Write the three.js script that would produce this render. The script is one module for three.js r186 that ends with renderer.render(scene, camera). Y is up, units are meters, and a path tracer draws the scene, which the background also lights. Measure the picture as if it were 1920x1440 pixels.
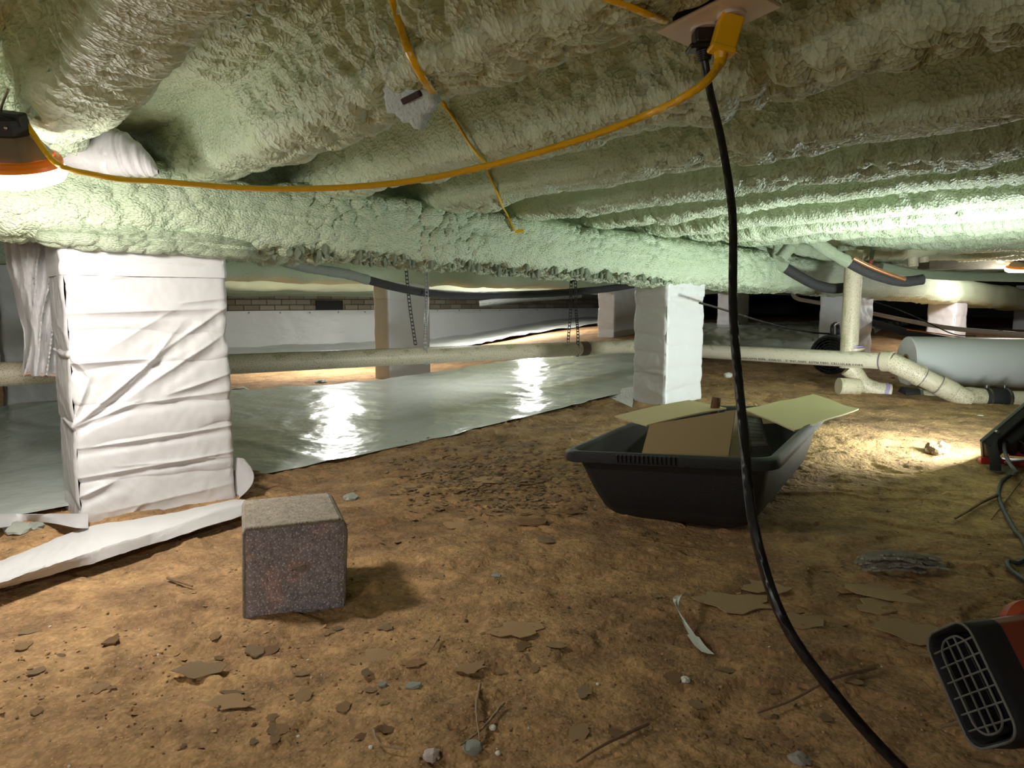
import * as THREE from 'three';
import { RectAreaLightUniformsLib } from 'three/addons/lights/RectAreaLightUniformsLib.js';
import { mergeGeometries, toCreasedNormals } from 'three/addons/utils/BufferGeometryUtils.js';
import { RoundedBoxGeometry } from 'three/addons/geometries/RoundedBoxGeometry.js';
import { ImprovedNoise } from 'three/addons/math/ImprovedNoise.js';

// ------------------------------------------------------------------ camera, exposure, lights
const scene = new THREE.Scene();
const F = 1320, PITCH = 6.7 * Math.PI / 180, EYE = 0.62;
const camera = new THREE.PerspectiveCamera(2 * Math.atan(720 / F) * 180 / Math.PI, 1920 / 1440, 0.05, 100);
camera.position.set(0, EYE, 0);
camera.rotation.set(-PITCH, 0, 0);
scene.add(camera);
scene.background = new THREE.Color(0x000000);
const renderer = new THREE.WebGLRenderer({ antialias: true });
renderer.toneMapping = THREE.LinearToneMapping;
renderer.toneMappingExposure = 1.08;
renderer.shadowMap.enabled = true;
RectAreaLightUniformsLib.init();
// strengths of the lamps (each lamp's light is made in its builder): candela for the round lamps, nits for the flood panel
const POWER = { lampNear: 3.1, lampMid: 10, lampWall: 9, lampBay: 1.0, lampFar: 4.0, lampRear: 6.0, flood: 190 };

// ------------------------------------------------------------------ helpers
const V3 = (x, y, z) => new THREE.Vector3(x, y, z);
const CT = Math.cos(PITCH), ST = Math.sin(PITCH);
function ray(px, py) { const rx = (px - 960) / F, ry = (720 - py) / F; return V3(rx, ry * CT - ST, -(ry * ST + CT)); }
// measured points: a place in the photograph plus the measured distance gives the place in the room (metres)
function at(px, py, d) { const r = ray(px, py), t = d / -r.z; return V3(r.x * t, EYE + r.y * t, -d); }
function atY(px, py, y) { const r = ray(px, py), t = (y - EYE) / r.y; return V3(r.x * t, y, r.z * t); }
let seed = 1234567;
const rnd = () => { seed = (Math.imul(seed, 1664525) + 1013904223) >>> 0; return seed / 4294967296; };
const rr = (a, b) => a + (b - a) * rnd();
const reseed = s => { seed = s >>> 0; rnd(); rnd(); };
const PN = new ImprovedNoise();
const noise = (x, y, z) => PN.noise(x + 57.3, y + 31.7, z + 91.1);
function fbm(x, y, z, o = 4) { let s = 0, a = 1, t = 0; for (let i = 0; i < o; i++) { s += a * noise(x, y, z); t += a; a *= .5; x *= 2.03; y *= 2.03; z *= 2.03; } return s / t; }
const clamp = (x, a = 0, b = 1) => Math.min(b, Math.max(a, x));
const sstep = (a, b, x) => { const t = clamp((x - a) / (b - a)); return t * t * (3 - 2 * t); };
const lerp = (a, b, t) => a + (b - a) * t;
function h3(x, y, z) { let h = Math.imul(x, 374761393) ^ Math.imul(y, 668265263) ^ Math.imul(z, 1274126177); h = Math.imul(h ^ (h >>> 13), 1103515245); h ^= h >>> 16; return h >>> 0; }
// cellular noise: nearest and second nearest feature distance
const WR = [0, 0];
function worley(x, y, z) {
  const X = Math.floor(x), Y = Math.floor(y), Z = Math.floor(z); let f1 = 9, f2 = 9;
  for (let i = -1; i < 2; i++) for (let j = -1; j < 2; j++) for (let k = -1; k < 2; k++) {
    const h = h3(X + i, Y + j, Z + k);
    const dx = X + i + (h & 1023) / 1024 - x, dy = Y + j + ((h >> 10) & 1023) / 1024 - y, dz = Z + k + ((h >>> 20) & 1023) / 1024 - z;
    const d = dx * dx + dy * dy + dz * dz;
    if (d < f1) { f2 = f1; f1 = d; } else if (d < f2) f2 = d;
  }
  WR[0] = Math.sqrt(f1); WR[1] = Math.sqrt(f2); return WR;
}
// position along A of the point seen at column px, on the line b at height y
function findA(px, b, y = EYE) { let lo = -3, hi = 14; for (let i = 0; i < 50; i++) { const m = (lo + hi) / 2, p = W(m, b, y), dc = -p.z * CT + (EYE - y) * ST; if (p.x / dc * F + 960 < px) lo = m; else hi = m; } return lo; }
// building axes: A runs along the girder, B along the joists, origin at the near corner of the big pier
const P0 = atY(160, 985, 0.0);
const YAW = 40 * Math.PI / 180;
const AX = V3(Math.cos(YAW), 0, -Math.sin(YAW)), BX = V3(-Math.sin(YAW), 0, -Math.cos(YAW));
const W = (a, b, y) => V3(P0.x + a * AX.x + b * BX.x, y, P0.z + a * AX.z + b * BX.z);
const AB = p => { const dx = p.x - P0.x, dz = p.z - P0.z; return [dx * AX.x + dz * AX.z, dx * BX.x + dz * BX.z]; };

const taken = {};
function numbered(n) { const k = taken[n] = (taken[n] ?? -1) + 1; return k ? n + '_' + String(k).padStart(3, '0') : n; }
function shadows(o) { o.castShadow = o.receiveShadow = true; return o; }
function tag(o, label, category, group) { o.userData.label = label; o.userData.category = category; if (group) o.userData.group = group; return o; }
function thing(name, label, category, pos, group) { const g = new THREE.Group(); g.name = numbered(name); scene.add(g); if (pos) g.position.copy(pos); return tag(g, label, category, group); }
function part(parent, name, geo, mat, label) { const m = shadows(new THREE.Mesh(geo, mat)); m.name = name; if (label) m.userData.label = label; parent.add(m); return m; }
function solo(name, geo, mat, label, category, group) { const m = shadows(new THREE.Mesh(geo, mat)); m.name = numbered(name); scene.add(m); return tag(m, label, category, group); }
function struct(name, geo, mat) { const m = shadows(new THREE.Mesh(geo, mat)); m.name = name; m.userData.kind = 'structure'; scene.add(m); return m; }
// keeps world-space geometry but gives the thing a base: shift geometry by -pos
function rebase(geo, p) { geo.translate(-p.x, -p.y, -p.z); return geo; }

function gridGeo(us, vs, fn, uvf) {
  const nu = us.length, nv = vs.length, pos = new Float32Array(nu * nv * 3), uv = new Float32Array(nu * nv * 2), idx = [];
  let k = 0;
  for (let j = 0; j < nv; j++) for (let i = 0; i < nu; i++, k++) {
    const p = fn(us[i], vs[j], i, j); pos[k * 3] = p.x; pos[k * 3 + 1] = p.y; pos[k * 3 + 2] = p.z;
    const q = uvf ? uvf(us[i], vs[j], p) : [us[i], vs[j]]; uv[k * 2] = q[0]; uv[k * 2 + 1] = q[1];
    if (i < nu - 1 && j < nv - 1) idx.push(k, k + 1, k + nu, k + 1, k + nu + 1, k + nu);
  }
  const g = new THREE.BufferGeometry();
  g.setAttribute('position', new THREE.BufferAttribute(pos, 3)); g.setAttribute('uv', new THREE.BufferAttribute(uv, 2)); g.setIndex(idx);
  g.computeVertexNormals(); return g;
}
const range = (a, b, n) => Array.from({ length: n + 1 }, (_, i) => a + (b - a) * i / n);
function graded(a, b, step, growFrom, grow) { const r = [a]; let x = a, s = step; while (x < b) { if (x > growFrom) s *= grow; x += s; r.push(Math.min(x, b)); } return r; }
// a thin closed sheet: top grid, underside and rim
function sheetGeo(us, vs, fn, th, uvf) {
  const top = gridGeo(us, vs, fn, uvf), n = top.attributes.normal, p = top.attributes.position, nu = us.length, nv = vs.length, N = nu * nv;
  const pos = new Float32Array(N * 6), uv = new Float32Array(N * 4), idx = Array.from(top.index.array);
  pos.set(p.array); uv.set(top.attributes.uv.array); uv.set(top.attributes.uv.array, N * 2);
  for (let i = 0; i < N; i++) { pos[(N + i) * 3] = p.getX(i) - n.getX(i) * th; pos[(N + i) * 3 + 1] = p.getY(i) - n.getY(i) * th; pos[(N + i) * 3 + 2] = p.getZ(i) - n.getZ(i) * th; }
  const m = idx.length; for (let i = 0; i < m; i += 3) idx.push(idx[i] + N, idx[i + 2] + N, idx[i + 1] + N);
  const loop = []; for (let i = 0; i < nu; i++) loop.push(i); for (let j = 1; j < nv; j++) loop.push(j * nu + nu - 1); for (let i = nu - 2; i >= 0; i--) loop.push((nv - 1) * nu + i); for (let j = nv - 2; j > 0; j--) loop.push(j * nu);
  for (let i = 0; i < loop.length; i++) { const a = loop[i], b = loop[(i + 1) % loop.length]; idx.push(b, a, a + N, b, a + N, b + N); }
  const g = new THREE.BufferGeometry(); g.setAttribute('position', new THREE.BufferAttribute(pos, 3)); g.setAttribute('uv', new THREE.BufferAttribute(uv, 2)); g.setIndex(idx);
  return toCreasedNormals(g, 1.0);
}
// sweep of a round or oval section along points; r number or function(t); flat = [rx, ry]
function sweep(pts, r, { n = 80, rad = 12, flat, cap = true, tension = .5, straight = false } = {}) {
  let curve;
  if (straight) { curve = new THREE.CurvePath(); for (let i = 0; i < pts.length - 1; i++) curve.add(new THREE.LineCurve3(pts[i], pts[i + 1])); }
  else curve = new THREE.CatmullRomCurve3(pts, false, 'centripetal', tension);
  curve.arcLengthDivisions = 1200;
  const P = [], T = []; for (let i = 0; i <= n; i++) { P.push(curve.getPointAt(i / n)); T.push(curve.getTangentAt(i / n).normalize()); }
  let nrm = V3(0, 1, 0); if (Math.abs(T[0].y) > .9) nrm.set(1, 0, 0);
  const pos = [], uv = [], idx = []; let len = 0;
  for (let i = 0; i <= n; i++) {
    nrm.addScaledVector(T[i], -nrm.dot(T[i])).normalize(); const bi = V3().crossVectors(T[i], nrm);
    if (i) len += P[i].distanceTo(P[i - 1]);
    const q = typeof r === 'function' ? r(i / n, len) : r, sx = flat ? flat[0] : 1, sy = flat ? flat[1] : 1;
    for (let k = 0; k <= rad; k++) { const th = k / rad * Math.PI * 2, c = Math.cos(th) * q * sx, s = Math.sin(th) * q * sy; pos.push(P[i].x + nrm.x * c + bi.x * s, P[i].y + nrm.y * c + bi.y * s, P[i].z + nrm.z * c + bi.z * s); uv.push(len, k / rad); }
  }
  const S = rad + 1; for (let i = 0; i < n; i++) for (let k = 0; k < rad; k++) { const a = i * S + k; idx.push(a, a + 1, a + S, a + 1, a + S + 1, a + S); }
  if (cap) for (const [i, f] of [[0, 1], [n, 0]]) { const c = pos.length / 3; pos.push(P[i].x, P[i].y, P[i].z); uv.push(0, 0); for (let k = 0; k < rad; k++) f ? idx.push(c, i * S + k + 1, i * S + k) : idx.push(c, i * S + k, i * S + k + 1); }
  const g = new THREE.BufferGeometry(); g.setAttribute('position', new THREE.Float32BufferAttribute(pos, 3)); g.setAttribute('uv', new THREE.Float32BufferAttribute(uv, 2)); g.setIndex(idx); g.computeVertexNormals();
  return cap ? toCreasedNormals(g, .9) : g;
}
// cylinder between two points
function rod(p, q, r1, r2 = r1, rad = 20, open = false) { const d = V3().subVectors(q, p), g = new THREE.CylinderGeometry(r2, r1, d.length(), rad, 1, open); g.applyQuaternion(new THREE.Quaternion().setFromUnitVectors(V3(0, 1, 0), d.clone().normalize())); const c = V3().addVectors(p, q).multiplyScalar(.5); return g.translate(c.x, c.y, c.z); }
// surface of revolution along p -> q, profile [[t in metres, radius]...]
function turned(p, q, prof, rad = 28) { const d = V3().subVectors(q, p).normalize(), g = new THREE.LatheGeometry(prof.map(([t, r]) => new THREE.Vector2(r, t)), rad); g.applyQuaternion(new THREE.Quaternion().setFromUnitVectors(V3(0, 1, 0), d)); return toCreasedNormals(g.translate(p.x, p.y, p.z), .6); }
function box(w, h, d, r = .003) { return new RoundedBoxGeometry(w, h, d, 2, Math.min(r, w / 2.01, h / 2.01, d / 2.01)); }
function bar(p, q, w, h, up = V3(0, 1, 0), r = .0015) { const d = V3().subVectors(q, p), L = d.length(), g = box(w, h, L, r); d.normalize(); const x = V3().crossVectors(up, d).normalize(), y = V3().crossVectors(d, x); g.applyMatrix4(new THREE.Matrix4().makeBasis(x, y, d)); const c = V3().addVectors(p, q).multiplyScalar(.5); return g.translate(c.x, c.y, c.z); }
const merge = gs => mergeGeometries(gs.map(g => { const q = g.index ? g.toNonIndexed() : g; for (const k of Object.keys(q.attributes)) if (!['position', 'normal', 'uv'].includes(k)) q.deleteAttribute(k); return q; }));

// ------------------------------------------------------------------ textures
function dataTex(n, fn, srgb) {
  const d = new Uint8Array(n * n * 4);
  for (let y = 0; y < n; y++) for (let x = 0; x < n; x++) { const c = fn(x / n, y / n), k = (y * n + x) * 4; d[k] = clamp(c[0] * 255, 0, 255); d[k + 1] = clamp(c[1] * 255, 0, 255); d[k + 2] = clamp(c[2] * 255, 0, 255); d[k + 3] = 255; }
  const t = new THREE.DataTexture(d, n, n); t.wrapS = t.wrapT = THREE.RepeatWrapping; t.magFilter = THREE.LinearFilter; t.minFilter = THREE.LinearMipmapLinearFilter; t.generateMipmaps = true; if (srgb) t.colorSpace = THREE.SRGBColorSpace; t.needsUpdate = true; return t;
}
// tileable cellular / value noise on the unit square
function tWorley(u, v, n, s) { let f1 = 9; const x = u * n, y = v * n, X = Math.floor(x), Y = Math.floor(y); for (let i = -1; i < 2; i++) for (let j = -1; j < 2; j++) { const h = h3(((X + i) % n + n) % n, ((Y + j) % n + n) % n, s); const dx = X + i + (h & 1023) / 1024 - x, dy = Y + j + ((h >> 10) & 1023) / 1024 - y, d = dx * dx + dy * dy; if (d < f1) f1 = d; } return Math.sqrt(f1); }
function tVal(u, v, n, s) { const x = u * n, y = v * n, X = Math.floor(x), Y = Math.floor(y), f = x - X, g = y - Y, q = (i, j) => (h3((X + i) % n, (Y + j) % n, s) & 65535) / 65535, a = f * f * (3 - 2 * f), b = g * g * (3 - 2 * g); return lerp(lerp(q(0, 0), q(1, 0), a), lerp(q(0, 1), q(1, 1), a), b); }
function tFbm(u, v, n, s, o = 5) { let r = 0, a = 1, t = 0; for (let i = 0; i < o; i++) { r += a * tVal(u, v, n, s + i); t += a; a *= .55; n *= 2; } return r / t; }
function rep(t, k, l = k) { const c = t.clone(); c.repeat.set(k, l); c.needsUpdate = true; return c; }
const grey = x => [x, x, x];
const T = {
  foamBump: dataTex(512, (u, v) => { const a = tFbm(u, v, 6, 3, 3) * .06, w = tWorley(u + a, v + a, 22, 7), w2 = tWorley(u - a, v + a, 48, 9); return grey(clamp(.75 * (1 - w * w * 1.1) + .25 * (1 - w2 * w2))); }),
  foamTint: dataTex(256, (u, v) => { const a = tFbm(u, v, 5, 21, 5), b = tFbm(u, v, 9, 31, 3); return [.93 + .10 * a - .02, .94 + .07 * a, .90 + .10 * a - .05 * b]; }, true),
  dirtBump: dataTex(1024, (u, v) => grey(clamp(.55 * tFbm(u, v, 24, 40, 6) + .28 * (1 - tWorley(u, v, 60, 44)) + .17 * (1 - tWorley(u, v, 150, 45))))),
  dirtTint: dataTex(1024, (u, v) => { const a = tFbm(u, v, 12, 60, 6), b = tFbm(u, v, 90, 66, 3), w = tWorley(u, v, 42, 70), sp = w < .08 ? .35 : 0; const l = .62 + .42 * a + .30 * (b - .5) + sp; return [l, l * (.985 + .03 * a), l * (.96 + .08 * b)]; }, true),
  weave: dataTex(512, (u, v) => grey(.5 + .2 * Math.sin(u * 6.2832 * 64) * .5 + .2 * Math.sin(v * 6.2832 * 64) * .5 + .3 * (tFbm(u, v, 16, 80, 4) - .5))),
  grain: dataTex(256, (u, v) => grey(tFbm(u, v, 16, 90, 5))),
  pipe: dataTex(512, (u, v) => { const s = tWorley(u, v, 34, 95), st = tFbm(u, v, 8, 96, 5), q = s < .10 + .10 * st ? .55 : 1, g = sstep(.5, .75, st) * .12; return [(.86 - g) * q, (.82 - g * .8) * q, (.74 - g * 1.2) * q]; }, true),
  speck: dataTex(512, (u, v) => { const a = tWorley(u, v, 30, 100), b = tWorley(u, v, 64, 101), f = tFbm(u, v, 30, 102, 5); let l = .60 + .26 * (f - .5); if (a < .19) l += .16 * (1 - a / .19) + .14; if (b < .12) l += .16; if (tWorley(u, v, 38, 104) < .12) l -= .12; const r = sstep(.62, .75, tFbm(u, v, 5, 107, 3)) * .06; return [l + r * 1.3, l * .955 + r * .3, l * .99 - r * .2]; }, true),
  speckTan: dataTex(512, (u, v) => { const a = tWorley(u, v, 40, 110), f = tFbm(u, v, 18, 112, 5), l = .52 + .22 * (f - .5) + (a < .13 ? .14 : 0); return [l * 1.03, l * .96, l * .86]; }, true),
  wood: dataTex(256, (u, v) => { const g = .5 + .5 * Math.sin((v * 22 + 3 * tFbm(u, v, 3, 120, 3)) * 6.2832), f = tFbm(u * 1, v, 32, 122, 3); const l = .6 + .18 * g + .18 * (f - .5); return [l, l * .93, l * .8]; }, true),
};
const M = (color, rough = .6, o = {}) => new THREE.MeshPhysicalMaterial({ color, roughness: rough, ...o });
const lin = (r, g, b) => new THREE.Color().setRGB(r, g, b);
const MAT = {
  foam: M(lin(.62, .70, .565), .46, { map: rep(T.foamTint, 1.4), bumpMap: rep(T.foamBump, 6), bumpScale: .005, side: THREE.DoubleSide }),
  dirt: M(0xffffff, .93, { vertexColors: true, map: rep(T.dirtTint, 1.6), bumpMap: rep(T.dirtBump, 1.3), bumpScale: .006 }),
  wrap: M(lin(.66, .645, .655), .4, { bumpMap: rep(T.weave, 5), bumpScale: .0006, side: THREE.DoubleSide }),
  tape: M(lin(.70, .695, .71), .28, { side: THREE.DoubleSide }),
  liner: M(lin(.60, .65, .61), .22, { bumpMap: rep(T.grain, .7), bumpScale: .006, side: THREE.DoubleSide }),
  linerWhite: M(lin(.76, .77, .78), .35, { bumpMap: rep(T.grain, 1.2), bumpScale: .003, side: THREE.DoubleSide }),
  pvc: M(lin(.95, .92, .88), .45, { map: rep(T.pipe, 2.2, 1) }),
  yellow: M(lin(.86, .50, .01), .3),
  black: M(lin(.012, .012, .013), .38),
  blackMatte: M(lin(.018, .018, .02), .7),
  blackTub: M(lin(.016, .017, .018), .42, { bumpMap: rep(T.grain, 6), bumpScale: .0006 }),
  hose: M(lin(.045, .043, .045), .75, { bumpMap: rep(T.grain, 12, 3), bumpScale: .003 }),
  hoseFoam: M(lin(.36, .38, .33), .7, { bumpMap: rep(T.grain, 12, 3), bumpScale: .004 }),
  steel: M(lin(.5, .5, .5), .35, { metalness: 1 }),
  copper: M(lin(.75, .36, .2), .35, { metalness: .9 }),
  card: M(lin(.42, .29, .16), .85),
  cardLight: M(lin(.74, .60, .37), .85),
  brick: M(lin(.42, .36, .28), .9),
  mortar: M(lin(.22, .21, .19), .95),
  wall: M(lin(.10, .11, .10), .9),
};
// ------------------------------------------------------------------ ground
function groundH(x, z) {
  const d = -z;
  let h = .30 * clamp((d - 2) / 5.2) * sstep(-1.5, 1.5, x);
  h += .016 * fbm(x * 1.3, 0, z * 1.3, 3) * sstep(.2, .8, d);
  return h;
}
function groundFine(x, z) {
  const d = -z; let h = groundH(x, z);
  const near = 1 - sstep(4, 7, d);
  if (near > 0) {
    const wx = x + .05 * noise(x * 5, 1, z * 5), wz = z + .05 * noise(x * 5, 7, z * 5);
    const rough = sstep(-.15, .35, noise(x * 1.7 + 4, 3, z * 1.7)) ;
    h += near * (.006 * fbm(wx * 9, 2, wz * 9, 4));
    // broken crust: flat scales with low steps between them
    const w = worley(wx * 9, 3.5, wz * 15); h += near * rough * .0075 * (sstep(.02, .2, w[1] - w[0]) * (.5 + .5 * noise(Math.floor(wx * 9) * 3.3, 5, Math.floor(wz * 13) * 2.7)));
    h += near * .0022 * fbm(x * 45, 4, z * 45, 2);
    // layered crust breaking along its edges, and soft heaps of loose sand
    const q = 3.2 * fbm(wx * 3.1, 11, wz * 4.6, 4) + .5, fq = q - Math.floor(q); h += near * .0065 * (Math.floor(q) + sstep(0, .09, fq)) + near * .012 * fbm(x * 4.2 + 8, 6, z * 4.2, 3);
  }
  return h;
}
const gp = (px, py, lift = 0) => { let y = 0, p; for (let i = 0; i < 8; i++) { p = atY(px, py, y); y = groundH(p.x, p.z); } p.y = y + lift; return p; };
{
  const xsR = graded(0, 22, .0075, 1.7, 1.055), xsL = graded(0, 22, .0075, 1.35, 1.055).map(x => -x).reverse(); xsL.pop();
  const xs = xsL.concat(xsR), zs = [6, 3, 1.5, .8, .2, -.2, -.45].concat(graded(.62, 30, .0065, 2.4, 1.022).map(d => -d));
  const g = gridGeo(xs, zs, (x, z) => V3(x, groundFine(x, z), z), (x, z) => [x, z]);
  const p = g.attributes.position, col = new Float32Array(p.count * 3);
  for (let i = 0; i < p.count; i++) {
    const x = p.getX(i), z = p.getZ(i), d = -z;
    const n1 = fbm(x * 1.1 + 9, 3, z * 1.4, 4), n2 = fbm(x * 7, 5, z * 10, 3), n3 = noise(x * 23, 8, z * 30);
    // loose orange sand and dark, litter-filled soil lie in patches
    let dark = .8 * sstep(-.05, .55, n1 + .6 * n2 + .3 * n3);
    const t = clamp(dark), r = lerp(.58, .30, t), gg = lerp(.345, .165, t), b = lerp(.155, .078, t), q = 1 + .18 * n3;
    col[i * 3] = r * q; col[i * 3 + 1] = gg * q; col[i * 3 + 2] = b * q;
  }
  g.setAttribute('color', new THREE.BufferAttribute(col, 3));
  const idx = g.index.array; for (let i = 0; i < idx.length; i += 3) { const t = idx[i]; idx[i] = idx[i + 1]; idx[i + 1] = t; } g.computeVertexNormals();
  if (g.attributes.normal.getY(1000) < 0) { for (let i = 0; i < idx.length; i += 3) { const t = idx[i]; idx[i] = idx[i + 1]; idx[i + 1] = t; } g.computeVertexNormals(); }
  struct('floor', g, MAT.dirt);
}

// ------------------------------------------------------------------ foam relief
function foamRelief(p, k = 1, coarse = 0) {
  const x = p.x, y = p.y, z = p.z;
  const wx = x + .022 * noise(x * 11, y * 11, z * 11), wy = y + .022 * noise(x * 11 + 20, y * 11, z * 11), wz = z + .022 * noise(x * 11, y * 11 + 20, z * 11);
  const m = sstep(-.30, .30, noise(x * 2.6, y * 2.6 + 5, z * 2.6));
  const w = worley(wx * 19, wy * 19, wz * 19), f1 = w[0], cr = sstep(0, .13, w[1] - w[0]); let h = (.017 * m + .009) * (.26 - .65 * f1 * f1 + .42 * cr) * (1 - coarse);
  if (coarse < .9) { const v = worley(wx * 47, wy * 47, wz * 47); h += .0030 * (.5 - v[0] * v[0] + .2 * sstep(0, .2, v[1] - v[0])) * (1 - coarse); }
  h += .018 * noise(x * 3.1, y * 3.1, z * 3.1) + .009 * noise(x * 8, y * 8, z * 8);
  return h * k;
}
function ripple(p, dir, k) { const s = (p.x * dir.x + p.y * dir.y + p.z * dir.z); return k * .004 * Math.sin(s * 210 + 7 * noise(p.x * 6, p.y * 6, p.z * 6)); }
// ------------------------------------------------------------------ ceiling between and over the joists
const JOIST0 = -.045, JSP = .41, JBOT = .97, JTOP = 1.125;
const joistY = a => JBOT - .012 * a;
{
  const prof = []; // one spacing of the section: cavity, side, rounded underside, side, cavity
  const half = JSP / 2;
  for (let i = 0; i <= 240; i++) { const x = -half + JSP * i / 240, s = 1 / (1 + Math.pow(Math.abs(x + .004) / .075, 12)), sag = .012 * Math.cos(x / half * Math.PI); prof.push([x, JTOP - (JTOP - JBOT) * s + sag * (1 - s) + .010 * s * Math.pow(x / .07, 2)]); }
  const as = [], js = [-4, 26];
  // sample by arc length
  function samplePeriod(step) { const out = []; let acc = 0, last = prof[0]; out.push(last); for (let i = 1; i < prof.length; i++) { const d = Math.hypot(prof[i][0] - prof[i - 1][0], prof[i][1] - prof[i - 1][1]); acc += d; if (acc >= step) { out.push(prof[i]); acc = 0; } } return out; }
  const fine = samplePeriod(.0075), mid = samplePeriod(.014), coarse = samplePeriod(.05);
  let len = 0, prev = null;
  for (let j = js[0]; j <= js[1]; j++) { const pr = j < -1 || j > 12 ? coarse : j > 4 ? mid : fine; for (const [x, y] of pr) { const a = JOIST0 + j * JSP + x, yy = y - .012 * Math.min(a, 4); if (prev) len += Math.hypot(a - prev[0], yy - prev[1]); prev = [a, yy, len, j]; as.push(prev); } }
  const bs = graded(0, 3.4, .0085, 99, 1).map(b => -2.75 + b).concat(graded(.7, 14, .05, .7, 1.05)); bs.unshift(-9, -5, -3.5);
  // tangents
  const nrm = as.map((_, i) => { const p = as[Math.max(0, i - 1)], q = as[Math.min(as.length - 1, i + 1)], dx = q[0] - p[0], dy = q[1] - p[1], l = Math.hypot(dx, dy) || 1; return [dy / l, -dx / l]; });
  const g = gridGeo(range(0, as.length - 1, as.length - 1), bs, (i, b) => {
    const [a0, y0, , j] = as[i], n = nrm[i]; const wob = .018 * noise(b * 1.1, j * 3.7, 2) + .006 * noise(b * 4, j * 3.7, 5);
    const p = W(a0 + wob, b, y0 + .014 * noise(b * 1.6, j * 5.1, 9)); const h = foamRelief(p, 1.0, sstep(3.5, 7, a0) * .8) + ripple(p, BX, sstep(.1, .4, noise(p.x * 1.9, 3, p.z * 1.9)));
    p.addScaledVector(AX, n[0] * h); p.y += n[1] * h; return p;
  }, (i, b) => [as[i][2], b]);
  struct('ceiling', g, MAT.foam);
  // the floor deck above closes the space
  const deck = new THREE.BoxGeometry(44, .1, 44); deck.translate(0, 1.32, -8); const dm = part(scene.getObjectByName('ceiling'), 'floor_deck', deck, MAT.wall);
}
// ------------------------------------------------------------------ girders coated in foam
function girderGeo(a0, a1, bc, yc, hb, hy, { step = .008, grow = 1.0, growFrom = 99, per = 120, k = 1, slope = -.03, drips = 0, seedN = 0, lo = 0, taper = 0 } = {}) {
  const as = graded(a0, a1, step, growFrom, grow), gs = [];
  const e = 3.6;
  const g = gridGeo(range(0, per, per), as, (q, a) => {
    const th = q / per * Math.PI * 2, c = Math.cos(th), s = Math.sin(th), den = Math.pow(Math.pow(Math.abs(c), e) + Math.pow(Math.abs(s), e), -1 / e);
    let b = c * den, y = s * den; if (taper) { const tp = Math.sqrt(Math.max(.0004, 1 - Math.pow(Math.abs(2 * (a - a0) / (a1 - a0) - 1), 5))); b *= tp; y *= tp; } const nb = Math.sign(c) * Math.pow(Math.abs(b), e - 1), ny = Math.sign(s) * Math.pow(Math.abs(y), e - 1), nl = Math.hypot(nb, ny) || 1;
    const under = clamp(-ny / nl);
    const sw = .022 * noise(a * 1.5 + seedN, 2, 1) + .012 * noise(a * 5 + seedN, 2, 8);
    const p = W(a, bc + b * hb + sw * .6, yc + slope * a + y * hy + sw * (y < 0 ? 1 : .4));
    let h = foamRelief(p, k, step < .015 ? sstep(3, 5.5, a) : .5); const fr = sstep(.35, .9, under) * lo; if (fr > 0) { const w = worley(p.x * 26, p.y * 26, p.z * 26); h += fr * .022 * (.7 - w[0]); }
    p.addScaledVector(BX, nb / nl * h); p.y += ny / nl * h; return p;
  }, (q, a) => [a, q / per * 1.2]);
  gs.push(g);
  for (let i = 0; i < drips; i++) { const a = a0 + (a1 - a0) * rnd(), r = rr(.006, .017), s = new THREE.SphereGeometry(r, 8, 6); s.scale(1, rr(1, 1.8), 1); const p = W(a, bc - hb * rr(.35, .95), yc + slope * a - hy - rr(-.012, .006)); s.translate(p.x, p.y, p.z); gs.push(s); }
  return gs.length > 1 ? merge(gs) : g;
}
reseed(11);
{
  const g1 = girderGeo(-2.2, 9.5, .10, .905, .17, .105, { growFrom: 3.0, grow: 1.02, lo: 1, per: 110, slope: -.030 });
  // the rolled bead of foam on top of the near pier
  const bead = girderGeo(-.07, .50, -.012, .797, .060, .030, { step: .006, per: 60, slope: -.02, k: .7, taper: 1 });
  const g = merge([g1, bead]);
  const t = solo('foam_girder', g, MAT.foam, 'thick girder sprayed with pale green foam resting on the big white wrapped pier', 'beam');
  const dg = []; for (let i = 0; i < 300; i++) { const a = .5 + 2.05 * rnd(), r = rr(.005, .013), s = new THREE.SphereGeometry(r, 8, 6); s.scale(1, rr(1, 1.9), 1); const p = W(a, .10 - .17 * rr(.3, 1.02), .905 - .030 * a - .108 + rr(-.014, .012)); s.translate(p.x, p.y, p.z); dg.push(s); }
  const d = part(t, 'foam_drips', merge(dg), MAT.foam); d.userData.kind = 'stuff';
  solo('foam_girder', girderGeo(-3, 14, 2.62, .87, .15, .11, { step: .03, per: 60, slope: -.005, growFrom: 5, grow: 1.03, seedN: 4 }), MAT.foam, 'second foam coated girder farther back, behind the hanging black hose', 'beam');
  solo('foam_girder', girderGeo(1, 16, 5.2, .86, .16, .12, { step: .05, per: 40, slope: 0, seedN: 9, growFrom: 8, grow: 1.03 }), MAT.foam, 'rearmost foam coated girder above the small far piers', 'beam');
}
// ------------------------------------------------------------------ outer walls of the crawl space
{
  const wl = (name, c, w, h, d, ry) => { const g = new THREE.BoxGeometry(w, h, d); g.rotateY(ry); g.translate(c.x, c.y, c.z); return struct(name, g, MAT.wall); };
  wl('wall_back', W(6, 14.2, .6), 46, 1.8, .3, YAW); wl('wall_front', W(2, -9.2, .6), 46, 1.8, .3, YAW);
  wl('wall_right', W(16.5, 2, .6), .3, 1.8, 26, YAW); 
}
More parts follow.
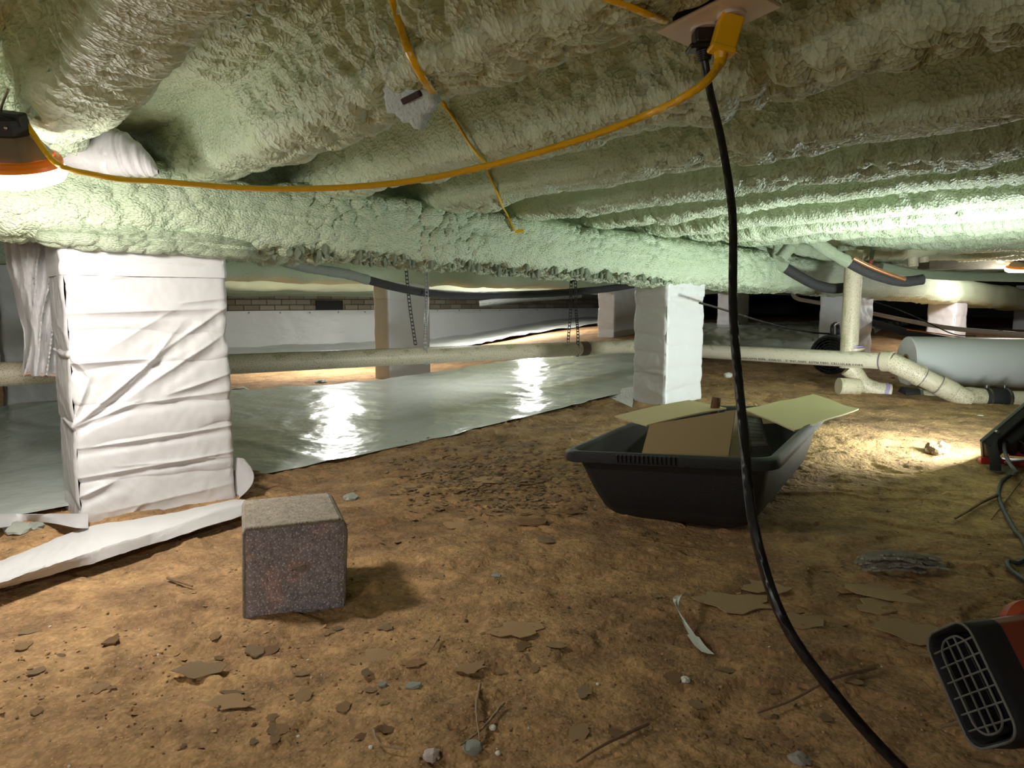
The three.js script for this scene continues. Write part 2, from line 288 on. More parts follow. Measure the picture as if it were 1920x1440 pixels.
// ------------------------------------------------------------------ block piers wrapped in white plastic
// (a, b) near corner, sizes along A and B, foot and head heights; creases: [s0, y0, s1, y1, depth, width] on the front face
function pierGeo(a, b, la, lb, y0, y1, o = {}) {
  const { nS = 120, nY = 70, folds = 6, amp = .010, sd = 1, creases = [], r = .016, noiseK = 1, foldSlope = .0 } = o;
  const per = 2 * (la + lb), us = range(0, per, nS), ys = range(0, 1, nY);
  const fl = []; reseed(sd * 7919 + 5); for (let i = 1; i < folds; i++) fl.push([i / folds + rr(-.3, .3) / folds, rr(-.06, .06)]);
  const pos = s => { // returns a,b,na,nb
    s = ((s % per) + per) % per; let A, B, n;
    if (s < la) { A = s; B = 0; n = [0, -1]; } else if (s < la + lb) { A = la; B = s - la; n = [1, 0]; } else if (s < 2 * la + lb) { A = la - (s - la - lb); B = lb; n = [0, 1]; } else { A = 0; B = lb - (s - 2 * la - lb); n = [-1, 0]; }
    return [A, B, n];
  };
  return gridGeo(us, ys, (s, v) => {
    let [A, B] = pos(s); // rounded corner by shrinking toward the inner rectangle
    const ia = clamp(A, r, la - r), ib = clamp(B, r, lb - r); let na = A - ia, nb = B - ib; const l = Math.hypot(na, nb) || 1; na /= l; nb /= l;
    A = ia + na * r; B = ib + nb * r;
    const y = lerp(y0, y1, v);
    let lo = 0, hi = 1, dep = .5; for (const [f, k] of fl) { const ff = f + k * (s / la - .5) + .015 * noise(s * 9, f * 30, sd); if (ff <= v) { if (ff > lo) lo = ff; } else if (ff < hi) hi = ff; }
    const t = (v - lo) / Math.max(.02, hi - lo); let h = amp * (Math.pow(Math.sin(Math.PI * Math.pow(clamp(t), .75)), .7) - .6) * sstep(0, .04, v) * sstep(1, .9, v);
    // pulled wrinkles
    const q = .07 * noise(s * 6, y * 6, sd); h += noiseK * (.006 * (1 - Math.abs(noise(s * 5 + q * 8, y * 9 + s * 4, sd * 3)) * 2.2) * .5 + .0035 * noise(s * 17, y * 12, sd + 2) + .0014 * noise(s * 50, y * 40, sd));
    for (const [s0, v0, s1, v1, am, wd] of creases) {
      const dx = (s1 - s0) * la, dy = (v1 - v0) * (y1 - y0), L2 = dx * dx + dy * dy, px = s - s0 * la, py = (v - v0) * (y1 - y0), tt = clamp((px * dx + py * dy) / L2), d = (px * dy - py * dx) / Math.sqrt(L2), ex = Math.hypot(px - tt * dx, py - tt * dy);
      const fade = Math.sin(Math.PI * clamp(.12 + .8 * tt)); const e = Math.exp(-(ex * ex) / (wd * wd)); h += am * .75 * fade * Math.exp(-ex / (wd * .62)) - am * .55 * fade * Math.exp(-Math.pow((d - wd * 1.7) / (wd * 1.25), 2)) * sstep(wd * 4.5, wd * 2, ex) * sstep(0, wd * .5, d);
    }
    const p = W(a + A, b + B, y); p.addScaledVector(AX, na * h).addScaledVector(BX, nb * h); return p;
  }, (s, v) => [s, lerp(y0, y1, v)]);
}
function pier(a, b, la, lb, y0, y1, label, o = {}) {
  const base = W(a + la / 2, b + lb / 2, y0), g = thing('wrapped_pier', label, 'pier', base, 'block piers wrapped in white plastic');
  part(g, 'plastic_wrap', rebase(pierGeo(a, b, la, lb, y0, y1, o), base), MAT.wrap);
  const core = new THREE.BoxGeometry(la - .05, y1 - y0 - .01, lb - .05); core.rotateY(YAW); core.translate(0, (y1 - y0) / 2, 0); part(g, 'block_core', core, MAT.mortar);
  if (o.tape) part(g, 'tape_band', rebase(pierGeo(a - .004, b - .004, la + .008, lb + .008, y1 - o.tape, y1 + .012, { nS: o.nS, nY: 14, folds: 2, amp: .004, sd: (o.sd || 1) + 40, noiseK: .5, r: .02 }), base), MAT.tape);
  return g;
}
// hero creases, in face coordinates (0..1 across, 0..1 up)
const PX = (x, y) => [(x - 132) / 296, 1 - (y - 458) / (512 - 40 * (x - 132) / 296)];
const cz = (x0, y0, x1, y1, am, wd) => [...PX(x0, y0), ...PX(x1, y1), am, wd];
pier(-.012, -.004, .425, .25, -.03, .785, 'large white plastic wrapped pier nearest the camera, with horizontal sags and tape at its top', {
  nS: 460, nY: 340, folds: 7, amp: .007, sd: 3, tape: .095, noiseK: .8, r: .02, creases: [
    cz(130, 582, 425, 566, .011, .011), cz(120, 668, 300, 655, .010, .010), cz(300, 640, 430, 560, .013, .013), cz(130, 775, 300, 640, .016, .012), cz(132, 775, 250, 690, .009, .009), cz(235, 700, 330, 600, .010, .012),
    cz(260, 705, 420, 610, .013, .015), cz(300, 720, 430, 680, .012, .013), cz(130, 778, 250, 730, .010, .008), cz(180, 745, 430, 712, .010, .010), cz(130, 815, 435, 775, .013, .009), cz(130, 770, 165, 690, .010, .008),
    cz(140, 660, 165, 690, .014, .008), cz(130, 866, 435, 822, .010, .008), cz(200, 846, 430, 832, .005, .006), cz(120, 905, 200, 870, .012, .012), cz(160, 930, 435, 880, .005, .014), cz(170, 975, 240, 915, .009, .010), cz(200, 640, 340, 560, .006, .014), cz(330, 560, 425, 548, .006, .008), cz(140, 545, 165, 570, .008, .008)] });
{ const k = AB(atY(1247, 764, .06)); 
  pier(2.57, -.0, .315, .215, .03, .745, 'slim white wrapped pier standing behind the black tub, bright corner toward the camera', { nS: 160, nY: 120, folds: 6, amp: .006, sd: 8, tape: .10 }); }
pier(2.42, 2.50, .38, .22, -.02, .80, 'white wrapped pier standing behind the hanging strap and the drain pipe, left of centre', { sd: 12, folds: 3, amp: .004, tape: .16, noiseK: .6 });
pier(4.95, 2.48, .40, .22, .05, .80, 'grey white wrapped pier half hidden behind the slim pier by the tub', { sd: 15, folds: 3, tape: .16 });
pier(4.62, .02, .36, .22, .05, .80, 'white wrapped pier directly behind the upright drain pipe and the round fan', { sd: 18, folds: 4, amp: .005, tape: .1 });
pier(7.0, 2.48, .36, .2, .25, .80, 'small distant wrapped pier seen through the black cord', { sd: 21, nS: 70, nY: 40, folds: 3, amp: .004 });
pier(6.55, .0, .30, .22, .2, .80, 'grey wrapped pier on bare dirt above the far end of the plastic roll', { sd: 25, nS: 90, nY: 50, folds: 4, amp: .006 });
pier(9.4, .1, .36, .22, .26, .80, 'rightmost and farthest wrapped pier, in the dark near the right edge', { sd: 28, nS: 70, nY: 40, folds: 4, amp: .006 });
pier(9.2, 4.9, .36, .22, .26, .80, 'tiny far wrapped pier in the dark behind the thin grey pipe', { sd: 31, nS: 50, nY: 30, folds: 3, amp: .006 });
pier(.02, 2.42, .40, .22, -.03, .80, 'grey wrapped pier at the left edge, behind the draped plastic', { sd: 34, folds: 4, amp: .006, tape: .12 });
// ------------------------------------------------------------------ brick perimeter wall at the left, with liner fixed to its foot
const WALL_B = 7.05;
{
  // wall plane runs along A at b = WALL_B
  const g = new THREE.BoxGeometry(18, 1.4, .3); g.rotateY(YAW); const c = W(2.4, WALL_B + .19, .55); g.translate(c.x, c.y, c.z);
  const wall = struct('wall_left', g, MAT.mortar);
  const bg = [0, 1, 2].map(i => { reseed(50 + i); const q = box(.194, .062, .03, .004); q.rotateY(YAW); return q; });
  const tones = [lin(.46, .40, .31), lin(.38, .31, .24), lin(.50, .46, .38)].map(c => M(c, .9, { bumpMap: rep(T.grain, 8), bumpScale: .003 }));
  reseed(77);
  for (let row = 0; row < 3; row++) for (let i = 0; i < 44; i++) { const a = 1.6 + i * .205 + (row % 2) * .1, p = W(a, WALL_B + .035 + rr(-.004, .002), .535 + row * .075); if (row === 2 && rnd() < .0) continue; const m = part(wall, i || row ? 'brick_' + String(row * 44 + i).padStart(3, '0') : 'brick', bg[(i + row) % 3], tones[Math.floor(rnd() * 3)]); m.position.copy(p); }
  // foam sprayed over the top of the wall, with a ragged lower edge
  const band = girderGeo(-3, 11.3, WALL_B + .02, .90, .10, .18, { step: .03, per: 56, slope: 0, k: .55, seedN: 21 }); const fb = part(wall, 'foam_band', band, MAT.foam);
  const lowBand = girderGeo(-3, 11.3, WALL_B + .01, .725, .035, .035, { step: .02, per: 30, slope: 0, k: .6, seedN: 27 }); part(wall, 'foam_band', lowBand, MAT.foam);
  // dark vent opening
  const vent = new THREE.BoxGeometry(.40, .13, .03); vent.rotateY(YAW); const vp = AB(at(618, 572, 8.7)); const vw = W(findA(618, WALL_B), WALL_B + .01, .565); vent.translate(vw.x, vw.y, vw.z); part(wall, 'vent_opening', vent, MAT.blackMatte);
}
const linerWall = solo('wall_liner', sheetGeo(range(-2.4, 11, 260), range(0, 1, 14), (a, v) => W(a, WALL_B - .015 + .012 * noise(a * 2.2, v * 2, 3) + .006 * noise(a * 9, v * 6, 1) - .05 * Math.pow(1 - v, 3), lerp(-.02, .495, v)), .002), MAT.linerWhite, 'white plastic liner fastened along the foot of the brick wall', 'liner');
{ // fastener heads along its top edge
  const hg = new THREE.SphereGeometry(.011, 8, 6); for (let i = 0; i < 20; i++) { const m = part(linerWall, 'fastener', hg, MAT.steel); m.position.copy(W(1.3 + i * .42, WALL_B - .028, .47 + .006 * Math.sin(i * 7))); }
}
// ------------------------------------------------------------------ plastic sheets on the ground
function groundSheet(name, label, cat, mat, corners, { nu = 120, nv = 40, lift = .006, wr = .006, th = .0015, curl = 0, sd = 1, tilt = 0, wob = .02 } = {}) {
  const [a, b, c, d] = corners; // a-b near edge, d-c far edge
  const f = (u, v) => { const p = V3().lerpVectors(V3().lerpVectors(a, b, u), V3().lerpVectors(d, c, u), v); const e = wob * noise(u * 5, 3, sd) * (v < .5 ? 1 : -1) * Math.abs(2 * v - 1); p.z += e; return p; };
  const mean = V3().add(a).add(b).add(c).add(d).multiplyScalar(.25), bx = V3(mean.x, groundH(mean.x, mean.z), mean.z);
  const geo = sheetGeo(range(0, 1, nu), range(0, 1, nv), (u, v) => { const p = f(u, v); const q = noise(p.x * 2.2 + sd, sd, p.z * 2.2), edge = Math.min(v, 1 - v); p.y = groundH(p.x, p.z) + lift + tilt * v + wr * (1 + q) + wr * 1.6 * (1 - 2 * Math.abs(noise(p.x * 2.1 + 2 * q, sd, p.z * 2.6 - p.x * 1.8))) + wr * .5 * (1 - 2 * Math.abs(noise(p.x * 6 + 2 * q, sd + 3, p.z * 5 - p.x * 4))) * sstep(0, .5, q + .2) + curl * sstep(.05, 0, v); return p; }, th, (u, v) => { const p = f(u, v); return [p.x, p.z]; });
  rebase(geo, bx); const m = solo(name, geo, mat, label, cat); m.position.copy(bx); return m;
}
groundSheet('plastic_sheet', 'wide glossy grey green plastic strip lying on the dirt behind the big pier', 'plastic sheet', MAT.liner, [gp(-420, 1060), gp(1230, 728), gp(1330, 628), gp(-300, 808)], { nu: 260, nv: 70, lift: .012, wr: .004, tilt: .045, sd: 3 });
groundSheet('plastic_sheet', 'pale plastic sheet covering the ground along the foot of the brick wall', 'plastic sheet', MAT.linerWhite, [W(-2.6, WALL_B - 1.5, 0), W(8.6, WALL_B - 3.0, 0), W(10.4, WALL_B - .03, 0), W(-2.6, WALL_B - .03, 0)], { lift: .01, wr: .012, sd: 7, nu: 160, nv: 24 });
groundSheet('plastic_sheet', 'grey plastic sheet on the rising dirt between the slim pier and the fan', 'plastic sheet', MAT.liner, [gp(1290, 662), gp(1530, 655), gp(1560, 607), gp(1280, 612)], { lift: .012, wr: .012, sd: 9, nu: 60, nv: 30, wob: .1 });
groundSheet('plastic_sheet', 'bright white plastic scrap lying behind the thin grey pipe at the right', 'plastic sheet', MAT.linerWhite, [gp(1640, 628), gp(1690, 617), gp(1735, 604), gp(1628, 606)], { lift: .012, wr: .012, sd: 12, nu: 30, nv: 20 });
// ------------------------------------------------------------------ round work lamps
const LM = { body: M(lin(.20, .15, .10), .45), orange: M(lin(.95, .25, .01), .4), hub: M(lin(.015, .016, .02), .5), glow: (k) => new THREE.MeshPhysicalMaterial({ color: lin(.9, .9, .88), emissive: lin(1, .985, .95), emissiveIntensity: k, roughness: .5 }) };
function workLamp(pos, tilt, label, power, color, glow, s = 1, side = .35) {
  const g = thing('work_lamp', label, 'lamp', pos, 'round hanging work lamps'); g.rotation.set(...tilt); g.scale.setScalar(s);
  const lathe = (pts, n = 48) => toCreasedNormals(new THREE.LatheGeometry(pts.map(([r, y]) => new THREE.Vector2(r, y)), n), .5);
  part(g, 'housing', lathe([[0, .050], [.036, .050], [.040, .046], [.066, .012], [.066, .004], [0, .004]], 8), LM.body);
  part(g, 'hub', merge([lathe([[0, .082], [.030, .082], [.036, .076], [.040, .052], [.036, .046], [0, .046]], 8), box(.07, .022, .028, .004).translate(0, .075, 0), box(.10, .014, .016, .004).translate(-.06, .086, 0)]), LM.hub);
  for (const k of [-1, 0, 1]) part(g, 'screw', new THREE.SphereGeometry(.003, 8, 6).translate(.02 * k, .066, .036 - Math.abs(k) * .004), MAT.steel);
  part(g, 'ring', lathe([[.066, .013], [.073, .011], [.077, .004], [.077, -.004], [.070, -.006], [.066, -.004], [.066, .013]]), LM.orange, 'orange rim of the lamp');
  part(g, 'diffuser', lathe([[.0705, -.005], [.079, -.010], [.081, -.020], [.076, -.030], [.058, -.037], [.03, -.040], [0, -.041]]), LM.glow(glow), 'glowing white diffuser');
  part(g, 'hook', sweep([V3(-.005, .08, 0), V3(.004, .098, .002), V3(.022, .125, .004)], .0022, { n: 12, rad: 8 }), MAT.steel);
  // the flat LED disc shines mostly downwards, the rim of the diffuser a little to all sides
  const l = new THREE.PointLight(color, power * side); l.position.set(0, -.05, 0); l.castShadow = true; l.shadow.radius = 4; g.add(l); l.name = 'lamp_light';
  const e = .13 * s, r = new THREE.RectAreaLight(color, power * .85 / (e * e), .13, .13); r.position.set(0, -.046, 0); r.rotation.set(-Math.PI / 2, 0, 0); r.castShadow = true; r.name = 'disc_light'; g.add(r);
  return g;
}
const NEAR_LAMP = at(26, 302, 1.38);
workLamp(NEAR_LAMP, [.42, 0, -.12], 'lit round work lamp with orange rim and black hub at the left edge', POWER.lampNear, lin(1, .955, .88), 6, 1.05, .10);
workLamp(at(620, 499, 6.3), [0, .4, 0], 'lit round work lamp hung behind the girder, near the brick wall', POWER.lampWall, lin(1, .98, .95), 6);
workLamp(at(985, 518, 8.5), [0, .9, 0], 'lit round work lamp hung far behind the girder, at centre', POWER.lampMid, lin(1, .98, .95), 6);
workLamp(at(1908, 502, 5.4), [.1, 1.4, .1], 'small lit work lamp with orange rim hung at the far right', POWER.lampFar, lin(1, .98, .95), 6);
workLamp(at(890, 491, 4.4), [0, .2, 0], 'lit round work lamp hung between the two girders, hidden from view', POWER.lampBay, lin(1, .98, .95), 6);
workLamp(V3(-1.0, .84, .9), [0, 0, 0], 'lit round work lamp hung from a joist behind the camera, outside the picture', POWER.lampRear, lin(1, .97, .93), 6);
// ------------------------------------------------------------------ flood light
{
  const p = at(1908, 800, 2.45); const g = thing('flood_light', 'black LED flood light on a red stand at the right edge, turned away', 'lamp', V3(p.x, groundH(p.x, p.z), p.z));
  const py = p.y - g.position.y; const head = new THREE.Group(); head.position.set(0, py, 0); head.name = 'head';
  const n = V3(-.48, .55, -.69).normalize(), x = V3(.70, .70, .1); x.addScaledVector(n, -x.dot(n)).normalize(); const y = V3().crossVectors(n, x);
  const m4 = new THREE.Matrix4().makeBasis(x, y, n); const X = geo => { geo.applyMatrix4(m4); geo.translate(0, py, 0); return geo; };
  part(g, 'housing', X(merge([box(.27, .21, .03, .006), box(.20, .15, .04, .012).translate(.02, 0, -.03)])), MAT.blackMatte);
  part(g, 'bezel', X(merge([box(.275, .02, .012, .003).translate(0, .098, .018), box(.275, .02, .012, .003).translate(0, -.098, .018), box(.02, .215, .012, .003).translate(.128, 0, .018), box(.02, .215, .012, .003).translate(-.128, 0, .018)])), M(lin(.16, .165, .16), .5));
  const fins = []; for (let i = 0; i < 7; i++) fins.push(box(.004, .13, .022, .001).translate(-.05 + i * .022, 0, -.058)); part(g, 'cooling_fins', X(merge(fins)), MAT.blackMatte);
  part(g, 'panel', X(box(.236, .176, .006, .001).translate(0, 0, .016)), LM.glow(8), 'glowing light panel');
  // side bracket and stand
  const bp = at(1868, 808, 2.40).sub(g.position), bq = at(1868, 862, 2.36).sub(g.position);
  const br = part(g, 'bracket', sweep([bp, V3().lerpVectors(bp, bq, .4).add(V3(-.016, 0, 0)), bq.clone().add(V3(-.004, 0, 0)), V3(bq.x, .02, bq.z)], .017, { n: 24, rad: 12, flat: [.22, 1] }), MAT.blackMatte);
  part(br, 'pivot_bolt', rod(bp.clone().add(V3(-.008, 0, .012)), bp.clone().add(V3(-.008, 0, .022)), .006), MAT.steel);
  const s1 = at(1838, 846, 2.50).sub(g.position), s2 = at(1960, 862, 2.44).sub(g.position), s3 = at(1890, 846, 2.56).sub(g.position), s4 = at(1990, 862, 2.5).sub(g.position); s1.y = s2.y = .025; s3.y = s4.y = .04;
  part(g, 'stand_leg', bar(s1, s2, .03, .02), M(lin(.55, .03, .03), .4), 'red metal stand leg'); part(g, 'stand_leg', bar(s3, s4, .03, .02), M(lin(.55, .03, .03), .4), 'red metal stand leg');
  part(g, 'cross_bar', bar(V3(s2.x - .14, .03, s2.z - .0), V3(s4.x + .05, .045, s4.z), .014, .008), M(lin(.18, .19, .2), .5));
  const L = new THREE.RectAreaLight(lin(.88, 1, .96), POWER.flood, .23, .17); L.position.set(0, py, 0).addScaledVector(n, .03); scene.add(g);
  L.name = 'panel_light'; g.add(L); g.updateMatrixWorld(true); const tgt = L.getWorldPosition(V3()).add(n); L.lookAt(tgt); L.castShadow = true;
}
// ------------------------------------------------------------------ finding where a line of sight meets the built foam or ground
scene.updateMatrixWorld(true);
const caster = new THREE.Raycaster();
function onFoam(px, py, off = .004) { caster.set(camera.position, ray(px, py).normalize()); const hits = caster.intersectObjects([scene.getObjectByName('ceiling'), scene.getObjectByName('foam_girder')], false); const h = hits[0]; return h ? h.point.clone().addScaledVector(caster.ray.direction, -off) : at(px, py, 2); }
const gy = (x, z) => groundFine(x, z);
function quadSlab(a, b, c, d, th, nu = 10, nv = 10, warp = () => 0) { return sheetGeo(range(0, 1, nu), range(0, 1, nv), (u, v) => { const p = V3().lerpVectors(V3().lerpVectors(a, b, u), V3().lerpVectors(d, c, u), v); p.y += warp(u, v); return p; }, th); }

// ------------------------------------------------------------------ drain pipes
{
  const base = V3(1.9, .12, -3.8), R = .0445, g = thing('drain_pipe', 'cream plastic drain pipe run crossing the picture, with couplings and elbows at the right', 'pipe', base);
  const P = (name, geo, mat = MAT.pvc, label) => part(g, name, rebase(geo, base), mat, label);
  const l0 = W(-1.3, .93, .37), l1 = W(3.35, .93, .315), r0 = at(1290, 657, 4.72), r1 = at(1655, 677, 3.76), r2 = at(1690, 688, 3.70), r3 = at(1792, 738, 3.62);
  P('pipe', sweep([l0, l1], R, { n: 2, rad: 28, straight: true }));
  P('elbow', sweep([V3().lerpVectors(l0, l1, .985), l1, V3().lerpVectors(l1, r0, .4), r0], R * 1.02, { n: 30, rad: 28 }));
  P('coupling', rod(V3().lerpVectors(l0, l1, .90), V3().lerpVectors(l0, l1, .915), R + .002, R + .002, 28), M(lin(.18, .12, .09), .6));
  // printed run
  const cv = document.createElement('canvas'); cv.width = 1024; cv.height = 256; const cx = cv.getContext('2d'); cx.fillStyle = '#e3d9c6'; cx.fillRect(0, 0, 1024, 256);
  reseed(5); for (let i = 0; i < 1500; i++) { cx.fillStyle = `rgba(${90 + 40 * rnd() | 0},${80 + 30 * rnd() | 0},${55 + 20 * rnd() | 0},${.25 + .5 * rnd()})`; const s = rr(.7, 2.6); cx.fillRect(rnd() * 1024, rnd() * 256, s, s); }
  for (let i = 0; i < 60; i++) { cx.fillStyle = `rgba(120,140,100,${.10 + .2 * rnd()})`; cx.beginPath(); cx.ellipse(rnd() * 1024, 50 + rnd() * 50, rr(4, 26), rr(2, 8), rnd(), 0, 7); cx.fill(); }
  cx.fillStyle = '#54504c'; cx.font = 'bold 19px sans-serif'; cx.fillText('CHARLOTTE PIPE   4300-S1    3" PVC-DWV  ASTM F891  CELLULAR CORE', 330, 162);
  const tx = new THREE.CanvasTexture(cv); tx.colorSpace = THREE.SRGBColorSpace;
  { const gg = rod(r0, r1, R, R, 40); const uvA = gg.attributes.uv, d = V3().subVectors(r1, r0).normalize(); const pa = gg.attributes.position; const toC = V3(d.z, 0, -d.x).normalize(); if (toC.z < 0) toC.negate();
    for (let i = 0; i < uvA.count; i++) { const v = V3(pa.getX(i), pa.getY(i), pa.getZ(i)).sub(r0), t = v.dot(d) / r0.distanceTo(r1); let ang = Math.atan2(v.y - d.y * v.dot(d), v.x * toC.x + v.z * toC.z); uvA.setXY(i, t, .5 + ang / (2 * Math.PI)); }
    P('printed_pipe', gg, M(0xffffff, .45, { map: tx })); }
  const dirR = V3().subVectors(r1, r0).normalize();
  const purple = M(lin(.36, .28, .48), .5);
  P('glue_ring', rod(r1.clone().addScaledVector(dirR, -.012), r1.clone().addScaledVector(dirR, .0), R + .001, R + .001, 28), purple, 'purple primer ring');
  P('socket', turned(r1, r1.clone().addScaledVector(dirR, .05), [[0, 0], [0, R + .010], [.012, R + .011], [.05, R + .009], [.055, R + .004], [.055, 0]]));
  const e1 = r1.clone().addScaledVector(dirR, .04), dn = V3().subVectors(r3, r2).normalize();
  P('elbow', sweep([e1, r2.clone().addScaledVector(dn, -.01), r2.clone().addScaledVector(dn, .05), r2.clone().addScaledVector(dn, .11)], t => R + .007 + (t > .8 ? .003 : 0), { n: 30, rad: 28 }));
  P('glue_ring', rod(r2.clone().addScaledVector(dn, .11), r2.clone().addScaledVector(dn, .117), R + .004, R + .004, 28), purple, 'purple primer ring');
  P('pipe', rod(r2.clone().addScaledVector(dn, .10), r2.clone().addScaledVector(dn, .22), R + .004, R + .004, 28));
  P('glue_ring', rod(r2.clone().addScaledVector(dn, .195), r2.clone().addScaledVector(dn, .20), R + .0052, R + .0052, 28), M(lin(.2, .17, .17), .6));
  P('socket', rod(r2.clone().addScaledVector(dn, .20), r2.clone().addScaledVector(dn, .28), R + .010, R + .008, 28));
  P('reducer', sweep([r2.clone().addScaledVector(dn, .27), r2.clone().addScaledVector(dn, .36), r3.clone().add(V3(.05, -.015, 0)), r3.clone().add(V3(.16, -.02, .0))], t => lerp(R + .006, R, t), { n: 24, rad: 28 }));
  const h0 = r3.clone().add(V3(.10, -.022, 0)), h1 = h0.clone().add(V3(.62, -.012, .03)); const hd = V3().subVectors(h1, h0).normalize();
  P('pipe', rod(h0, h1, R - .004, R - .004, 28));
  const rc = P('rubber_coupling', turned(h0.clone().addScaledVector(hd, .045), h1, [[0, 0], [0, R + .004], [.006, R + .007], [.118, R + .007], [.124, R + .004], [.124, 0]]), MAT.blackMatte, 'black rubber coupling with two steel bands');
  for (const t of [.057, .15]) { const c = rebase(merge([turned(h0.clone().addScaledVector(hd, t), h1, [[0, 0], [0, R + .0085], [.011, R + .0085], [.011, 0]]), box(.018, .016, .014, .002).translate(h0.x + hd.x * (t + .005), h0.y + R + .014, h0.z)]), base); part(rc, 'band_clamp', c, MAT.steel); }
  // upright stack, passing behind the run and turning into the ground
  const s0 = at(1602, 470, 3.95), s1 = at(1600, 690, 3.93); s1.x = s0.x - .008;
  P('upright_pipe', rod(s0, s1, R + .002, R + .002, 30)); P('collar', rod(at(1601, 652, 3.93), at(1601, 660, 3.93), R + .010, R + .010, 30));
  P('glue_ring', rod(at(1601, 648, 3.93), at(1601, 651, 3.93), R + .004, R + .004, 30), purple, 'purple primer ring');
  P('bend', sweep([s1.clone(), at(1602, 700, 3.92), at(1616, 720, 3.9), at(1640, 731, 3.88), at(1668, 736, 3.86)], R + .004, { n: 30, rad: 28 }));
  P('glue_ring', rod(at(1655, 733, 3.87), at(1662, 735, 3.865), R + .006, R + .006, 28), purple, 'purple primer ring');
  P('stub', rod(at(1572, 724, 3.86), at(1610, 726, 3.86), R + .002, R + .002, 28));
  const k0 = at(1700, 744, 3.84), k1 = at(1724, 746, 3.83), k2 = at(1775, 750, 3.80); P('rubber_coupling', rod(at(1690, 742, 3.84), k1, R + .006, R + .006, 28), MAT.blackMatte, 'half buried black rubber coupling'); P('band_clamp', rod(at(1717, 745, 3.832), at(1723, 746, 3.83), R + .0085, R + .0085, 28), MAT.steel); P('pipe', rod(k1, k2, R, R, 28));
}
// ------------------------------------------------------------------ hanger straps (perforated band iron)
function strap(name, label, legs, mats) {
  const b = legs[0][0].clone(), g = thing(name, label, 'strap', b);
  legs.forEach((pts, i) => {
    const gs = [], c = new THREE.CatmullRomCurve3(pts.map(p => p.clone().sub(b)), false, 'centripetal'), L = c.getLength(), n = Math.max(4, Math.round(L / .022)), w = .009;
    const rails = []; for (const s of [-1, 1]) gs.push(sweep(c.getSpacedPoints(24).map(p => p.clone().add(V3(s * w * .8, 0, 0))), .0022, { n: 40, rad: 6 }));
    for (let k = 0; k <= n; k++) { const p = c.getPointAt(k / n); gs.push(box(w * 1.7, .008, .002, .0005).translate(p.x, p.y, p.z)); }
    part(g, 'strap_leg', merge(gs), mats[i]);
  });
  return g;
}
const galv = M(lin(.42, .44, .45), .45, { metalness: .7 }), darkSteel = M(lin(.07, .07, .07), .5, { metalness: .5 });
{
  const pc = W(findA(800, .93, .33), .93, .335), R = .047, loop = []; for (let i = 0; i <= 8; i++) { const t = -.3 + i / 8 * Math.PI * .95; loop.push(V3(pc.x + .0 , pc.y - Math.sin(t) * R, pc.z + Math.cos(t) * R)); }
  strap('hanger_strap', 'perforated metal hanger strap looped under the drain pipe before the wrapped pier', [[at(760, 488, 4.0), at(768, 570, 4.0), at(779, 646, 3.98)], [at(799, 486, 4.0), at(800, 560, 3.98), V3(pc.x, pc.y + .09, pc.z + R), ...loop]], [darkSteel, galv]);
  const pd = W(findA(1082, .93, .32), .93, .322), lp = []; for (let i = 0; i <= 8; i++) { const t = -.3 + i / 8 * Math.PI * .95; lp.push(V3(pd.x, pd.y - Math.sin(t) * R, pd.z + Math.cos(t) * R)); }
  const s2 = strap('hanger_strap', 'dark narrow hanger strap holding the drain pipe left of the slim pier', [[at(1071, 524, 4.6), at(1070, 580, 4.6), at(1065, 642, 4.6)], [at(1079, 526, 4.6), at(1080, 580, 4.58), V3(pd.x, pd.y + .09, pd.z + R), ...lp]], [darkSteel, darkSteel]);
  const c = at(1074, 523, 4.6).sub(s2.position); part(s2, 'clip', box(.05, .035, .03, .004).rotateZ(.5).translate(c.x, c.y, c.z), MAT.blackMatte);
}
// ------------------------------------------------------------------ insulated hoses, copper, coated pipes
function hose(name, label, pts, r, mat, coat) { const b = pts[0].clone(), g = thing(name, label, 'hose', b); const q = pts.map(p => p.clone().sub(b)); part(g, 'insulation', sweep(q, (t, l) => r * (1 + .04 * noise(l * 30, 1, r * 99)), { n: 90, rad: 16 }), mat); if (coat) { const k = q.slice(coat[0], coat[1] + 1); part(g, 'foam_coat', sweep(k, (t, l) => r * (1.12 + .10 * noise(l * 40, 2, 5) + .05 * noise(l * 110, 2, 5)), { n: 70, rad: 18 }), coat[2], 'sprayed foam crust'); } return g; }
const DD = (px) => lerp(3.5, 4.9, (px - 545) / 642);
hose('insulated_hose', 'black insulated hose sagging behind the girder, its left end crusted with foam', [[520, 486], [560, 498], [600, 506], [650, 514], [690, 525], [740, 538], [800, 549], [870, 553], [950, 553], [1050, 549], [1150, 540], [1230, 526]].map(([x, y]) => at(x, y, DD(x))), .023, MAT.hose, [0, 4, MAT.hoseFoam]);
hose('insulated_hose', 'short grey foam dusted pipe sleeve hung just below the long black hose', [[899, 570], [930, 566], [980, 560], [1040, 556], [1090, 552]].map(([x, y]) => at(x, y, 4.7)), .022, M(lin(.16, .165, .15), .8, { bumpMap: rep(T.grain, 12, 3), bumpScale: .004 }));
hose('insulated_hose', 'black insulated hose curving down to the upright pipe, foam knob at its top', [[1390, 446], [1420, 466], [1450, 488], [1472, 502], [1500, 519], [1530, 534], [1562, 541], [1605, 536]].map(([x, y]) => at(x, y, 4.08)), .029, MAT.hose, [0, 3, MAT.foam]);
hose('insulated_hose', 'black insulated hose crossing in front of the top of the upright pipe', [[1500, 425], [1530, 453], [1560, 474], [1592, 492], [1620, 507], [1655, 520], [1695, 528], [1730, 524]].map(([x, y]) => at(x, y, 3.74)), .027, MAT.hose, [0, 3, MAT.foam]);
